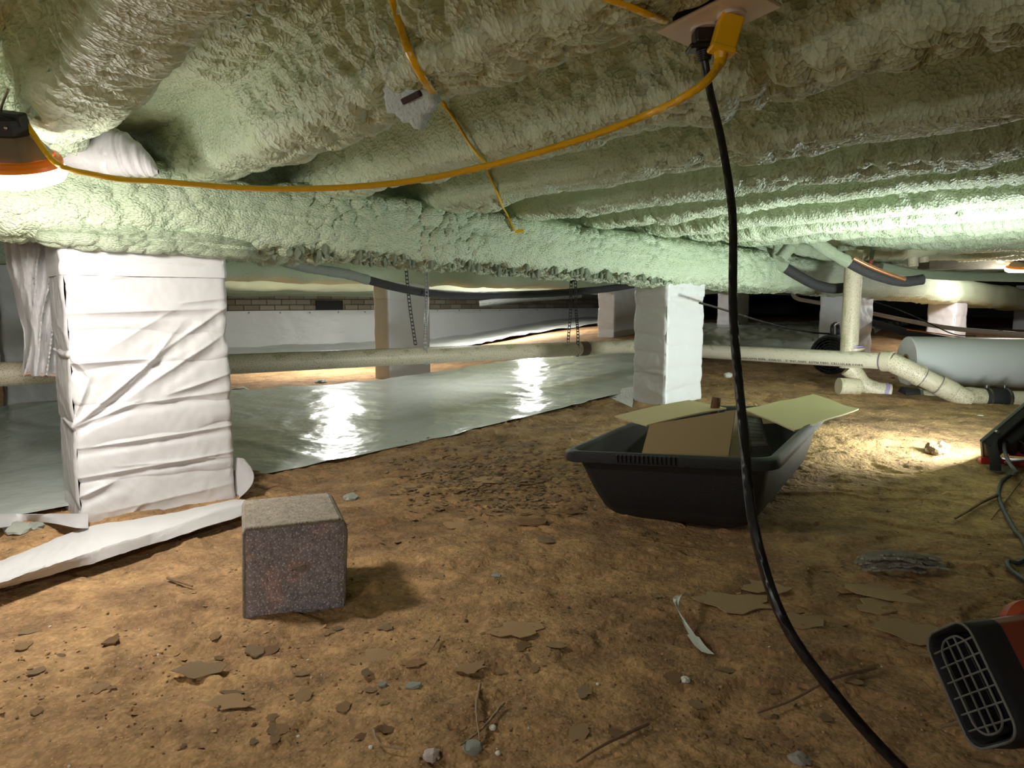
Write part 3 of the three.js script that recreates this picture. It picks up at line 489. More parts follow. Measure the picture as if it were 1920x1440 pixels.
solo('copper_pipe', sweep([[1600, 484], [1630, 499], [1665, 513], [1697, 524]].map(([x, y]) => at(x, y, 3.70)), .011, { n: 40 }), MAT.copper, 'weathered copper pipe lying along the black hose at the upright pipe', 'pipe');
hose('coated_pipe', 'pale green foam coated pipe running to the right edge under the ceiling', [[1652, 500], [1680, 505], [1715, 512], [1780, 517], [1850, 519], [1960, 521]].map(([x, y]) => at(x, y, 4.3)), .027, MAT.foam);
{ // foam-caked fitting under the ceiling
  const b = at(1690, 466, 4.2), g = thing('coated_fitting', 'cream pipe fitting half buried in foam below the ceiling, right of the hoses', 'pipe fitting', b), P = (n, q, m) => part(g, n, rebase(q, b), m);
  P('barrel', turned(at(1612, 470, 4.2), at(1770, 462, 4.2), [[0, 0], [0, .040], [.03, .052], [.16, .052], [.165, .060], [.21, .062], [.34, .060], [.44, .045], [.48, .01], [.48, 0]]), M(lin(.62, .60, .46), .6, { map: rep(T.foamTint, 4), bumpMap: rep(T.foamBump, 4), bumpScale: .002 }));
  P('rib', turned(at(1662, 467, 4.2), at(1770, 462, 4.2), [[0, 0], [0, .064], [.012, .064], [.012, 0]]), MAT.pvc); P('rib', turned(at(1690, 466, 4.2), at(1770, 462, 4.2), [[0, 0], [0, .067], [.012, .067], [.012, 0]]), MAT.pvc);
  P('drop_pipe', rod(at(1712, 480, 4.2), at(1712, 500, 4.2), .028, .028), MAT.pvc); P('drop_pipe', rod(at(1732, 474, 4.25), at(1732, 492, 4.25), .026), MAT.pvc);
  P('red_tip', rod(at(1634, 486, 4.1), at(1631, 497, 4.1), .009, .011), M(lin(.55, .12, .08), .5)); P('hanger', rod(at(1640, 446, 4.1), at(1634, 486, 4.1), .016, .011), MAT.foam);
}
solo('timber_beam', bar(at(1732, 486, 5.3), at(2050, 486, 5.9), .10, .15), M(lin(.26, .27, .22), .8, { map: rep(T.wood, .8), bumpMap: rep(T.grain, 3), bumpScale: .004 }), 'old grey timber beam beneath the ceiling at the far right', 'beam');
{ // foam caked braces under the ceiling, left of the hoses
  const b = at(1462, 466, 4.0), g = thing('foam_brace', 'foam caked upright brace under the ceiling beside the curving black hose', 'brace', b), P = q => part(g, 'brace_arm', rebase(q, b), MAT.foam), r = (t, l) => .03 * (1 + .25 * noise(l * 30, 3, 7) + .12 * noise(l * 90, 3, 7));
  P(sweep([at(1461, 428, 4.0), at(1460, 455, 4.0), at(1459, 484, 4.0)], r, { n: 40, rad: 14 })); P(sweep([at(1510, 432, 4.0), at(1486, 458, 3.98), at(1464, 486, 3.96)], r, { n: 40, rad: 14 })); P(sweep([at(1480, 462, 4.05), at(1530, 474, 4.1), at(1580, 482, 4.2)], (t, l) => .034 * (1 + .25 * noise(l * 30, 5, 7)), { n: 40, rad: 14 }));
}
// thin pipes and wires on the far right ground
const lay = (pts, lift) => pts.map(([x, y]) => gp(x, y, lift));
solo('grey_conduit', sweep([at(1628, 586, 5.6), at(1700, 601, 5.1), at(1780, 615, 4.7), at(1850, 622, 4.5), at(1990, 633, 4.3)], .015, { n: 60 }), M(lin(.55, .47, .44), .6), 'thin pinkish grey conduit slanting across the dirt at the right', 'pipe');
solo('black_pipe', sweep([at(1610, 597, 5.3), at(1680, 618, 4.9), at(1740, 632, 4.65), at(1800, 641, 4.5), at(1870, 647, 4.4), at(1990, 652, 4.3)], .026, { n: 60 }), MAT.blackMatte, 'black plastic pipe lying behind the white plastic roll', 'pipe');
solo('orange_wire', sweep([at(1700, 618, 4.6), at(1760, 626, 4.5), at(1830, 636, 4.35), at(1960, 650, 4.2)], .004, { n: 40, rad: 8 }), M(lin(.8, .25, .08), .5), 'thin orange wire stretched above the black pipe at the right', 'wire');
solo('white_conduit', sweep([at(1500, 520, 6.4), at(1489, 540, 6.4), at(1487, 552, 6.4), at(1493, 559, 6.4), at(1520, 565, 6.4), at(1570, 573, 6.3)], .018, { n: 50 }), M(lin(.5, .5, .5), .5), 'thin white L shaped conduit left of the fan, below the ceiling', 'pipe');
solo('string_wire', sweep([at(1780, 490, 6.2), at(1820, 494, 6.2), at(1850, 502, 6.2), at(1885, 503, 6.3), at(1905, 500, 6.55)], .005, { n: 40, rad: 8 }), MAT.yellow, 'thin yellow wire leading to the far right lamp', 'wire');
solo('fan_cable', sweep([at(1312, 568, 3.5), at(1345, 577, 3.75), at(1390, 591, 4.0), at(1440, 606, 4.2), at(1490, 618, 4.35), at(1530, 624, 4.42), at(1556, 626, 4.45)], .0055, { n: 60, rad: 8 }), MAT.black, 'thin black cable running from the slim pier to the round fan', 'cable');
solo('thin_cable', sweep([at(1640, 566, 4.9), at(1690, 583, 4.9), at(1740, 605, 4.8), at(1790, 627, 4.7), at(1830, 630, 4.6)], .004, { n: 40, rad: 8 }), MAT.black, 'thin black cable drooping behind the conduit toward the far pier', 'cable');
{ // drum fan
  const c = at(1562, 664, 4.42), b = V3(c.x, groundH(c.x, c.z), c.z), g = thing('drum_fan', 'round black drum fan with a carry handle behind the drain pipe', 'fan', b), ax = V3(-.62, 0, .78), y = Math.max(c.y - b.y, .125), cc = V3(0, y, 0);
  const p = cc.clone().addScaledVector(ax, .07), q = cc.clone().addScaledVector(ax, -.12), r = .125;
  part(g, 'drum', turned(q, p, [[0, 0], [0, r * .9], [.02, r], [.17, r], [.19, r * .97], [.192, r * .88], [.15, r * .86], [.02, r * .84], [.02, 0]], 36), MAT.black);
  for (let i = 1; i < 7; i++) part(g, 'grille_ring', new THREE.TorusGeometry(r * i / 7.3, .0028, 6, 32).applyQuaternion(new THREE.Quaternion().setFromUnitVectors(V3(0, 0, 1), ax)).translate(p.x, p.y, p.z), M(lin(.03, .03, .03), .4));
  for (let i = 0; i < 6; i++) { const t = i / 6 * Math.PI, u = V3(0, 1, 0).multiplyScalar(Math.cos(t)).addScaledVector(V3(.78, 0, .62), Math.sin(t)); part(g, 'grille_spoke', rod(p.clone().addScaledVector(u, r * .9), p.clone().addScaledVector(u, -r * .9), .002, .002, 6), MAT.black); }
  const m = cc.clone().add(V3(0, r, 0)), h = V3(.1, 0, .0); part(g, 'handle', sweep([m.clone().addScaledVector(ax, .05).add(V3(0, -.01, 0)), m.clone().addScaledVector(ax, .055).add(V3(0, .045, 0)), m.clone().addScaledVector(ax, .03).add(V3(0, .058, 0)), m.clone().addScaledVector(ax, -.07).add(V3(0, .058, 0)), m.clone().addScaledVector(ax, -.09).add(V3(0, -.01, 0))], .012, { n: 40 }), MAT.black);
}
{ // roll of liner
  const p = at(1698, 690, 4.15), q = at(2140, 700, 4.0), r = .148; p.y = groundH(p.x, p.z) + r - .01; q.y = p.y - .015; const base = V3((p.x + q.x) / 2, p.y - r, (p.z + q.z) / 2), L = p.distanceTo(q);
  const g = thing('plastic_roll', 'thick roll of white plastic liner lying behind the drain elbow at the right', 'plastic roll', base);
  part(g, 'roll', rebase(turned(p, q, [[0, .045], [0, r - .006], [.006, r], [L - .006, r], [L, r - .006], [L, .045]], 64), base), M(lin(.86, .87, .88), .45)); part(g, 'core_tube', rebase(turned(p, q, [[-.004, .034], [-.004, .045], [L, .045], [L, .034], [-.004, .034]], 32), base), MAT.card);
}
// ------------------------------------------------------------------ cords, plugs and outlet
{
  const c = at(1345, 26, .935), pl = thing('outlet_plate', 'white outlet plate with two sockets screwed to the foamed joist overhead', 'outlet', c);
  const down = V3(.05, -1, .10).normalize(), along = BX.clone().negate(); along.addScaledVector(down, -along.dot(down)).normalize(); const sd = V3().crossVectors(along, down);
  const m4 = new THREE.Matrix4().makeBasis(along, down.clone(), sd).setPosition(down.clone().multiplyScalar(.006)); const X = q => q.applyMatrix4(m4);
  part(pl, 'plate', X(box(.132, .006, .078, .003)), M(lin(.84, .80, .80), .35)); part(pl, 'box', X(box(.10, .11, .055, .004).translate(0, -.058, 0)), MAT.blackMatte);
  for (const k of [-1, 1]) part(pl, 'socket', X(new THREE.CylinderGeometry(.017, .0175, .005, 28).translate(k * .0195, .0045, 0)), M(lin(.7, .66, .64), .4)); part(pl, 'screw', X(new THREE.SphereGeometry(.0035, 10, 6).scale(1, .4, 1).translate(0, .0035, 0)), MAT.steel);
  const wp = (x, y) => V3(x, y, 0).applyMatrix4(m4).add(c);
  // black cord with plug at the left socket
  const kb = wp(-.0195, .006), kEnd = at(1321, 105, -kb.z - .0);
  const bc = thing('power_cord', 'black power cord hanging from the ceiling outlet across the whole picture', 'cord', kb), ld = V3().subVectors(kEnd, kb), bl = V3().copy(ld).normalize();
  part(bc, 'plug', merge([bar(V3(), ld.clone().multiplyScalar(.62), .030, .026, V3(0, 0, 1), .005), bar(ld.clone().multiplyScalar(.60), ld.clone().multiplyScalar(.80), .044, .028, V3(0, 0, 1), .005)]), MAT.black);
  const rings = []; for (let i = 0; i < 5; i++) rings.push(new THREE.TorusGeometry(.0085 - .0006 * i, .0024, 8, 18).applyQuaternion(new THREE.Quaternion().setFromUnitVectors(V3(0, 0, 1), bl)).translate(...ld.clone().multiplyScalar(.84 + i * .075).toArray())); rings.push(rod(ld.clone().multiplyScalar(.78), ld.clone().multiplyScalar(1.22), .0085, .006)); part(bc, 'strain_relief', merge(rings), MAT.black);
  const path = [kb.clone().addScaledVector(ld, 1.15), at(1331, 170, -kb.z), at(1352, 260, .915), at(1373, 400, .85), at(1375, 590, .78), at(1393, 800, .70), at(1416, 1000, .63), at(1470, 1165, .595), at(1556, 1290, .58), at(1705, 1455, .57)];
  const last = path[path.length - 1]; path.push(V3(last.x + .13, last.y - .10, last.z + .06), V3(last.x + .33, .02, last.z + .14), V3(last.x + .75, groundH(last.x + .75, -.3) + .012, last.z + .22));
  part(bc, 'cable', sweep(path.map(p => p.clone().sub(kb)), .0049, { n: 220, rad: 14 }), MAT.black);
  // yellow cord with plug at the right socket
  const ky = wp(.0195, .006), kE = at(1352, 98, -ky.z), yl = V3().subVectors(kE, ky); const yc = thing('extension_cord', 'round yellow extension cord swinging from the outlet to the left lamp', 'cord', ky);
  part(yc, 'plug', merge([bar(V3(), yl, .029, .025, V3(0, 0, 1), .003), bar(yl.clone().multiplyScalar(.86), yl.clone().multiplyScalar(1.03), .032, .027, V3(0, 0, 1), .003)]), MAT.yellow);
  part(yc, 'strain_relief', sweep([yl.clone(), at(1351, 112, -ky.z).sub(ky), at(1344, 128, -ky.z - .005).sub(ky)], t => .009 - .003 * t, { n: 20, rad: 12 }), MAT.yellow);
  const hub = NEAR_LAMP.clone().add(V3(.035, .068, .012));
  const ypts = [yl.clone().multiplyScalar(1.02).add(ky), at(1350, 115, -ky.z), at(1341, 133, -ky.z - .012), at(1318, 158, -ky.z - .02), at(1280, 183, .92), at(1220, 212, 1.0), at(1130, 247, 1.05), at(1000, 288, 1.12), at(900, 314, 1.18), at(780, 338, 1.23), at(650, 351, 1.27), at(500, 354, 1.30), at(400, 349, 1.32), at(300, 340, 1.33), at(235, 337, 1.335), at(170, 326, 1.335), at(110, 309, 1.34), hub];
  part(yc, 'cable', sweep(ypts.map(p => p.clone().sub(ky)), .0052, { n: 220, rad: 14 }), MAT.yellow);
}
{ // flat yellow building cables stapled along the foam
  const mk = (label, P, off) => { const pts = P.map(([x, y, o]) => onFoam(x, y, (o ?? off))); return solo('flat_cable', sweep(pts, .0062, { n: 120, rad: 12, flat: [.5, 1] }), MAT.yellow, label, 'cable'); };
  mk('flat yellow cable running down from the top edge into the foamed joist', [[722, -40], [735, 0], [752, 55], [768, 100], [790, 142], [806, 166], [814, 176, .001]], .012);
  const c2 = [[818, 182], [835, 200], [858, 232], [882, 272], [905, 300], [916, 325], [928, 352], [938, 378], [952, 405], [962, 426], [968, 434]].map(([x, y]) => onFoam(x, y, .018));
  const fc = thing('flat_cable', 'flat yellow cable continuing behind the cord down to a staple on the girder', 'cable', c2[0]); const q = c2.map(p => p.clone().sub(c2[0]));
  part(fc, 'cable', sweep(q, .0070, { n: 120, rad: 12, flat: [.5, 1] }), MAT.yellow); const e = q[q.length - 1]; part(fc, 'folded_end', bar(e.clone().add(V3(-.004, -.002, .004)), e.clone().add(V3(.03, .004, .004)), .006, .012, V3(0, 1, 0), .002), MAT.yellow);
  mk('short flat yellow cable running from the top edge to the outlet plate', [[1105, -22], [1140, -2], [1180, 12], [1215, 27], [1246, 40]], .010);
  // scraped blue grey patch with a dark slot where the cable enters
  const pc = onFoam(774, 178, -.002), n = V3(-.5, -.55, .67).normalize(), shp = new THREE.Shape(); reseed(91); for (let i = 0; i < 40; i++) { const t = i / 40 * Math.PI * 2, r = .042 * (1 + .35 * noise(Math.cos(t) * 1.8, Math.sin(t) * 1.8, 4) + .25 * noise(Math.cos(t) * 5, Math.sin(t) * 5, 9)) ; const x = Math.cos(t) * r * 1.05, y = Math.sin(t) * r * .95; i ? shp.lineTo(x, y) : shp.moveTo(x, y); } shp.closePath();
  const eg = new THREE.ExtrudeGeometry(shp, { depth: .012, bevelEnabled: true, bevelSize: .006, bevelThickness: .006, bevelSegments: 2 }); eg.applyQuaternion(new THREE.Quaternion().setFromUnitVectors(V3(0, 0, 1), n));
  const pt = thing('foam_patch', 'pale blue foam patch with a dark slot where the flat cable enters', 'foam patch', pc); part(pt, 'patch', eg, M(lin(.56, .69, .72), .8, { bumpMap: rep(T.grain, 10), bumpScale: .004 }));
  const sl = box(.045, .010, .01, .002); sl.rotateZ(.35); sl.translate(.014, .004, .020); sl.applyQuaternion(new THREE.Quaternion().setFromUnitVectors(V3(0, 0, 1), n)); part(pt, 'slot', sl, M(lin(.06, .035, .04), .9));
}
// ------------------------------------------------------------------ concrete block in front
{
  const c = gp(556, 1150), yaw = .37, w = .186, h = .185, d = .20; const fc = V3(c.x, 0, c.z); const pos = V3(fc.x, 0, fc.z).add(V3(-Math.sin(yaw), 0, -Math.cos(yaw)).multiplyScalar(d / 2)); pos.y = groundH(pos.x, pos.z) - .004;
  const g = thing('concrete_block', 'speckled purple grey concrete block standing on the sand in front of the big pier', 'concrete block', pos); g.rotation.set(0, yaw, -.015);
  // rounded outline, extruded backwards, corner at upper right worn round
  const s = new THREE.Shape(); s.moveTo(-w / 2 - .004, .004); s.lineTo(w / 2 - .012, -.002); s.quadraticCurveTo(w / 2 - .002, 0, w / 2, .014); s.lineTo(w / 2 + .006, h - .03); s.quadraticCurveTo(w / 2 + .006, h - .006, w / 2 - .008, h); s.lineTo(-w / 2 + .004, h - .002); s.lineTo(-w / 2, h - .01); s.closePath();
  const e = new THREE.ExtrudeGeometry(s, { depth: d, bevelEnabled: true, bevelSize: .004, bevelThickness: .004, bevelSegments: 3, steps: 1, curveSegments: 6 }); e.translate(0, 0, -d / 2);
  const tan = M(0xffffff, .95, { map: rep(T.speckTan, 6), bumpMap: rep(T.grain, 12), bumpScale: .003 }), spk = M(0xffffff, .9, { map: rep(T.speck, 4.2), bumpMap: rep(T.grain, 14), bumpScale: .003 });
  part(g, 'block_body', e, tan);
  // broken face, slightly proud and rough, with a small pit
  const us = range(-w / 2 - .001, w / 2 - .001, 60), vs = range(.003, h - .004, 60);
  const face = sheetGeo(us, vs, (x, y) => { const ex = Math.min(x + w / 2 + .001, w / 2 - .001 - x, y - .003, h - .004 - y), pit = Math.exp(-(((x - .012) / .012) ** 2 + ((y - .093) / .006) ** 2)); return V3(x + .003 * (y / h), y, d / 2 + .0045 + .003 * fbm(x * 60, y * 60, 3, 3) * sstep(0, .01, ex) + .003 * sstep(0, .012, ex) - .016 * pit); }, .004, (x, y) => [x, y]);
  part(g, 'split_face', face, spk, 'rough purple grey face with white specks and a small pit');
}
// ------------------------------------------------------------------ black mixing tub
const TUB = new THREE.Group();
{
  const phi = -.55, c = V3(.655, 0, -2.235); c.y = groundH(c.x, c.z) - .006;
  const g = thing('mixing_tub', 'black plastic mixing tub holding torn cardboard on the sand', 'tub', c); g.rotation.order = 'YXZ'; g.rotation.set(.012, phi, .075);
  const Wd = .60, Ld = .96, H = .215;
  const ringPts = (ins, r, y, n = 10) => { const a = Wd / 2 - ins, b = Ld / 2 - ins, o = []; for (const [sx, sz, t0] of [[1, 1, 0], [-1, 1, .5], [-1, -1, 1], [1, -1, 1.5]]) for (let i = 0; i <= n; i++) { const t = (t0 + .5 * i / n) * Math.PI; o.push(V3(sx * (a - r) + Math.cos(t) * r, y, sz * (b - r) + Math.sin(t) * r)); } o.push(o[0].clone()); return o; };
  const loft = rows => { const R = rows.map(q => ringPts(...q)); const us = range(0, R[0].length - 1, R[0].length - 1), vs = range(0, rows.length - 1, rows.length - 1); const gg = gridGeo(us, vs, (u, v) => R[v][u]); return gg; };
  const cap = (ins, r, y, up) => { const q = ringPts(ins, r, y), pos = [0, y, 0], idx = []; q.forEach(p => pos.push(p.x, p.y, p.z)); for (let i = 1; i < q.length; i++) up ? idx.push(0, i + 1, i) : idx.push(0, i, i + 1); const gg = new THREE.BufferGeometry(); gg.setAttribute('position', new THREE.Float32BufferAttribute(pos, 3)); gg.setAttribute('uv', new THREE.Float32BufferAttribute(pos.filter((_, i) => i % 3 !== 1), 2)); gg.setIndex(idx); gg.computeVertexNormals(); return gg; };
  const outer = [[.145, .03, .0], [.12, .04, .004], [.098, .05, .018], [.078, .055, .045], [.058, .05, .10], [.042, .045, .16], [.030, .042, H - .018]];
  const inner = [[.034, .040, H - .004], [.047, .043, .16], [.063, .048, .10], [.083, .053, .05], [.103, .048, .024], [.125, .038, .010], [.15, .03, .007]];
  const body = merge([toCreasedNormals(loft(outer), .8), toCreasedNormals(loft(inner), .8), cap(.145, .03, 0, false), cap(.15, .03, .007, true)]);
  const mt = MAT.blackTub.clone(); mt.side = THREE.DoubleSide; part(g, 'basin', body, mt);
  const rim = loft([[.034, .040, H - .006], [.030, .042, H], [.022, .045, H + .005], [.010, .05, H + .006], [.002, .052, H], [.0, .053, H - .012], [.002, .052, H - .024], [.006, .05, H - .026], [.010, .05, H - .022], [.030, .042, H - .018]]); part(g, 'rim', toCreasedNormals(rim, .9), mt);
  for (let i = 0; i < 14; i++) part(g, 'grip_rib', box(.007, .022, .006, .002).translate(-.12 + i * .0125, H - .008, Ld / 2 + .001), MAT.black);
  // dried mortar splashes
  const dust = M(lin(.10, .10, .10), .9); reseed(8);
  g.updateMatrixWorld(true); TUB.copy(g, false);
}
// cardboard in the tub
{
  const ty = .262;
  const cardEdge = M(lin(.36, .25, .14), .9);
  const put = (name, label, q, mat, warp) => { const b = q[0].clone(); const m = solo(name, quadSlab(...q.map(p => p.clone().sub(b)), .0045, 14, 10, warp), mat, label, 'cardboard'); m.position.copy(b); return m; };
  put('cardboard_piece', 'light cardboard flap resting on the left side of the black tub', [atY(1212, 797, .238), atY(1362, 765, .262), atY(1292, 750, .262), atY(1152, 780, .238)], MAT.cardLight, (u, v) => .004 * Math.sin(u * 3));
  put('cardboard_piece', 'brown cardboard panel leaning upright at the front of the tub', [at(1200, 862, 1.93), at(1364, 866, 1.93), at(1379, 769, 2.08), at(1218, 796, 2.06)], MAT.card, () => 0);
  put('cardboard_piece', 'brown cardboard wall behind the wooden handle inside the tub', [at(1330, 800, 2.42), at(1520, 790, 2.5), at(1515, 757, 2.55), at(1362, 770, 2.45)], MAT.card, () => 0);
  put('cardboard_piece', 'narrow brown cardboard panel standing edge on beside the hanging cord', [at(1366, 866, 1.94), at(1408, 862, 2.12), at(1396, 785, 2.15), at(1380, 769, 2.08)], MAT.card, () => 0);
  // torn pale piece at the right, its fluting showing as ridges
  const a = atY(1395, 766, .262), b = atY(1490, 807, .238), c = atY(1610, 770, .252), d = atY(1525, 743, .285);
  const rp = put('cardboard_piece', 'torn pale cardboard sheet with ridges overhanging the right side of the tub', [a, b, c, d], M(lin(.82, .70, .44), .85), (u, v) => .0025 * Math.abs(Math.sin(v * 34)) + .006 * noise(u * 3, v * 3, 4) + .006 * v * v);
  // printed panel inside
  const cv = document.createElement('canvas'); cv.width = 128; cv.height = 256; const cx = cv.getContext('2d'); cx.fillStyle = '#55504c'; cx.fillRect(0, 0, 128, 256); cx.fillStyle = '#8f8b88'; cx.fillRect(10, 20, 108, 190); cx.strokeStyle = '#4a4643'; cx.lineWidth = 3; for (let i = 0; i < 7; i++) cx.strokeRect(16, 28 + i * 25, 96, 25); cx.fillStyle = '#4a4643'; for (let i = 0; i < 18; i++) cx.fillRect(22 + i * 4.6, 134, i % 3 ? 1.5 : 3, 44);
  const tx = new THREE.CanvasTexture(cv); tx.colorSpace = THREE.SRGBColorSpace; const b0 = at(1404, 850, 2.16); const pn = new THREE.Mesh(quadSlab(...[b0.clone(), at(1446, 846, 2.2), at(1428, 784, 2.26), at(1396, 776, 2.2)].map(p => p.clone().sub(b0)), .004, 4, 4), M(0xffffff, .8, { map: tx })); pn.name = numbered('cardboard_piece'); pn.position.copy(b0); shadows(pn); scene.add(pn); tag(pn, 'grey printed cardboard panel with a boxed label, deep inside the tub', 'cardboard');
  solo('wooden_handle', sweep([at(1332, 812, 2.36), at(1338, 780, 2.36), at(1344, 745, 2.36)], .0155, { n: 10, rad: 18 }), M(lin(.34, .18, .09), .6, { map: rep(T.wood, 4) }), 'short round wooden tool handle sticking up out of the tub', 'tool handle');
}
// ------------------------------------------------------------------ plastic drapes and flaps round the big pier
{
  const rows = [[425, -2, 96], [455, 4, 98], [500, 14, 98], [540, 26, 102], [580, 34, 104], [620, 44, 106], [660, 46, 108], [704, 42, 110]], D = 2.20;
  const geo = sheetGeo(range(0, 1, 60), range(0, 1, 80), (u, v) => { const k = v * 7, i = Math.min(6, Math.floor(k)), f = k - i, y = lerp(rows[i][0], rows[i + 1][0], f), x0 = lerp(rows[i][1], rows[i + 1][1], f), x1 = lerp(rows[i][2], rows[i + 1][2], f); const fold = .030 * (1 - 2 * Math.abs(noise(u * 3.4 + v * 1.3, v * 1.5, 2))) + .005 * (1 - 2 * Math.abs(noise(u * 6 - v * 3, v * 5, 7))) + .03 * Math.sin(u * 3.1); return at(lerp(x0, x1, u), y + (v > .97 ? 4 * noise(u * 12, 1, 1) : 0), D - fold); }, .002);
  const b = at(60, 704, D); const g = thing('plastic_drape', 'crumpled white plastic drape hanging down left of the big pier', 'plastic drape', b); part(g, 'sheet', rebase(geo, b), MAT.wrap);
  const hem = sweep(range(0, 1, 9).map((u, i) => at(lerp(44, 106, u), 703 + 4 * noise(u * 9, 2, 2), D - .035)), t => .005 + .003 * Math.abs(noise(t * 12, 1, 1)), { n: 40, rad: 8 }); part(g, 'soiled_hem', rebase(hem, b), M(lin(.42, .30, .22), .9), 'brown soiled lower hem');
}
{ // pleated wrapped lump on top of the girder
  const D = 1.74, k = D / F; const cs = [[84, 296, 3], [110, 292, 13], [150, 287, 28], [200, 283, 42], [235, 289, 37], [262, 300, 27], [283, 312, 15], [297, 322, 4]]; const pts = cs.map(([x, y]) => at(x, y, D));
  const cur = new THREE.CatmullRomCurve3(pts); const N = 90, Rr = 40; const geo = gridGeo(range(0, Rr, Rr), range(0, N, N), (q, i) => { const t = i / N, p = cur.getPoint(t), tt = t * (cs.length - 1), j = Math.min(cs.length - 2, Math.floor(tt)), r = lerp(cs[j][2], cs[j + 1][2], tt - j) * k, th = q / Rr * Math.PI * 2; const pl = (.0042 * (1 - 2 * Math.abs(noise(t * 9 + .35 * Math.cos(th), 1.3, 2))) + .0025 * (1 - 2 * Math.abs(noise(t * 27 + .6 * Math.cos(th), 5.3, 2)))) * sstep(.1, .5, t) * sstep(1, .9, t); return V3(p.x + Math.sin(th) * (r * .25 + pl) * .3, p.y + Math.cos(th) * (r + pl), p.z + Math.sin(th) * (r * .9 + pl)); });
  geo.computeVertexNormals(); const m = solo('plastic_bundle', geo, MAT.wrap, 'pleated white plastic bundle wedged on the girder beside the left lamp', 'plastic drape');
}
{ // skirt of the wrap spread over the ground in front of the pier
  const g = scene.children.find(o => o.name === 'wrapped_pier'), b = g.position;
  const A = [[-60, 1075], [20, 1045], [100, 1014], [165, 988], [250, 974], [340, 960], [440, 937]], B = [[-60, 1112], [30, 1084], [110, 1056], [185, 1030], [270, 1006], [360, 974], [468, 940]], C = [[-60, 1118], [30, 1094], [110, 1072], [190, 1050], [275, 1024], [365, 996], [468, 962]];
  const pick = (L, u) => { const k = u * 6, i = Math.min(5, Math.floor(k)), f = k - i; return [lerp(L[i][0], L[i + 1][0], f), lerp(L[i][1], L[i + 1][1], f)]; };
  const geo = sheetGeo(range(0, 1, 90), range(0, 1, 24), (u, v) => { const pa = atY(...pick(A, u), .025), pb = atY(...pick(B, u), .058), pc = atY(...pick(C, u), .035); const p = v < .65 ? V3().lerpVectors(pa, pb, v / .65) : V3().lerpVectors(pb, pc, (v - .65) / .35); p.y += .004 * noise(u * 9, v * 4, 3) + .002 * noise(u * 30, v * 9, 3); return p; }, .002);
  part(g, 'skirt', rebase(geo, b), MAT.wrap);
  const cu = sheetGeo(range(0, 1, 24), range(0, 1, 24), (u, v) => { const t = u * 2.4, y = .155 - .155 * v - .0; const w = Math.sin(Math.PI * clamp(.22 + .66 * v)); const c = at(434, lerp(862, 932, v), 2.16); return V3(c.x + .078 * w * Math.sin(t * .66), c.y, c.z + .03 * (1 - Math.cos(t)) - .03); }, .0015); part(g, 'skirt_curl', rebase(cu, b), MAT.wrap);
  const lf = sheetGeo(range(0, 1, 50), range(0, 1, 10), (u, v) => { const y = .02 + .018 * Math.sin(u * 9) * (v) + .012 * (1 - v); return atY(lerp(-60, 165, u), lerp(964, 985 + 6 * Math.sin(u * 8), v), y + .006); }, .0015); part(g, 'skirt_ruffle', rebase(lf, b), MAT.wrap);
  const p2 = scene.children.find(o => o.name === 'wrapped_pier_001'); const fl = sheetGeo(range(0, 1, 16), range(0, 1, 16), (u, v) => { const p = V3().lerpVectors(V3().lerpVectors(gp(1128, 742), gp(1185, 768), u), V3().lerpVectors(gp(1150, 735), gp(1190, 738), u), v); p.y += .012 + .03 * v * u; return p; }, .0015); part(p2, 'skirt', rebase(fl, p2.position), MAT.linerWhite);
}
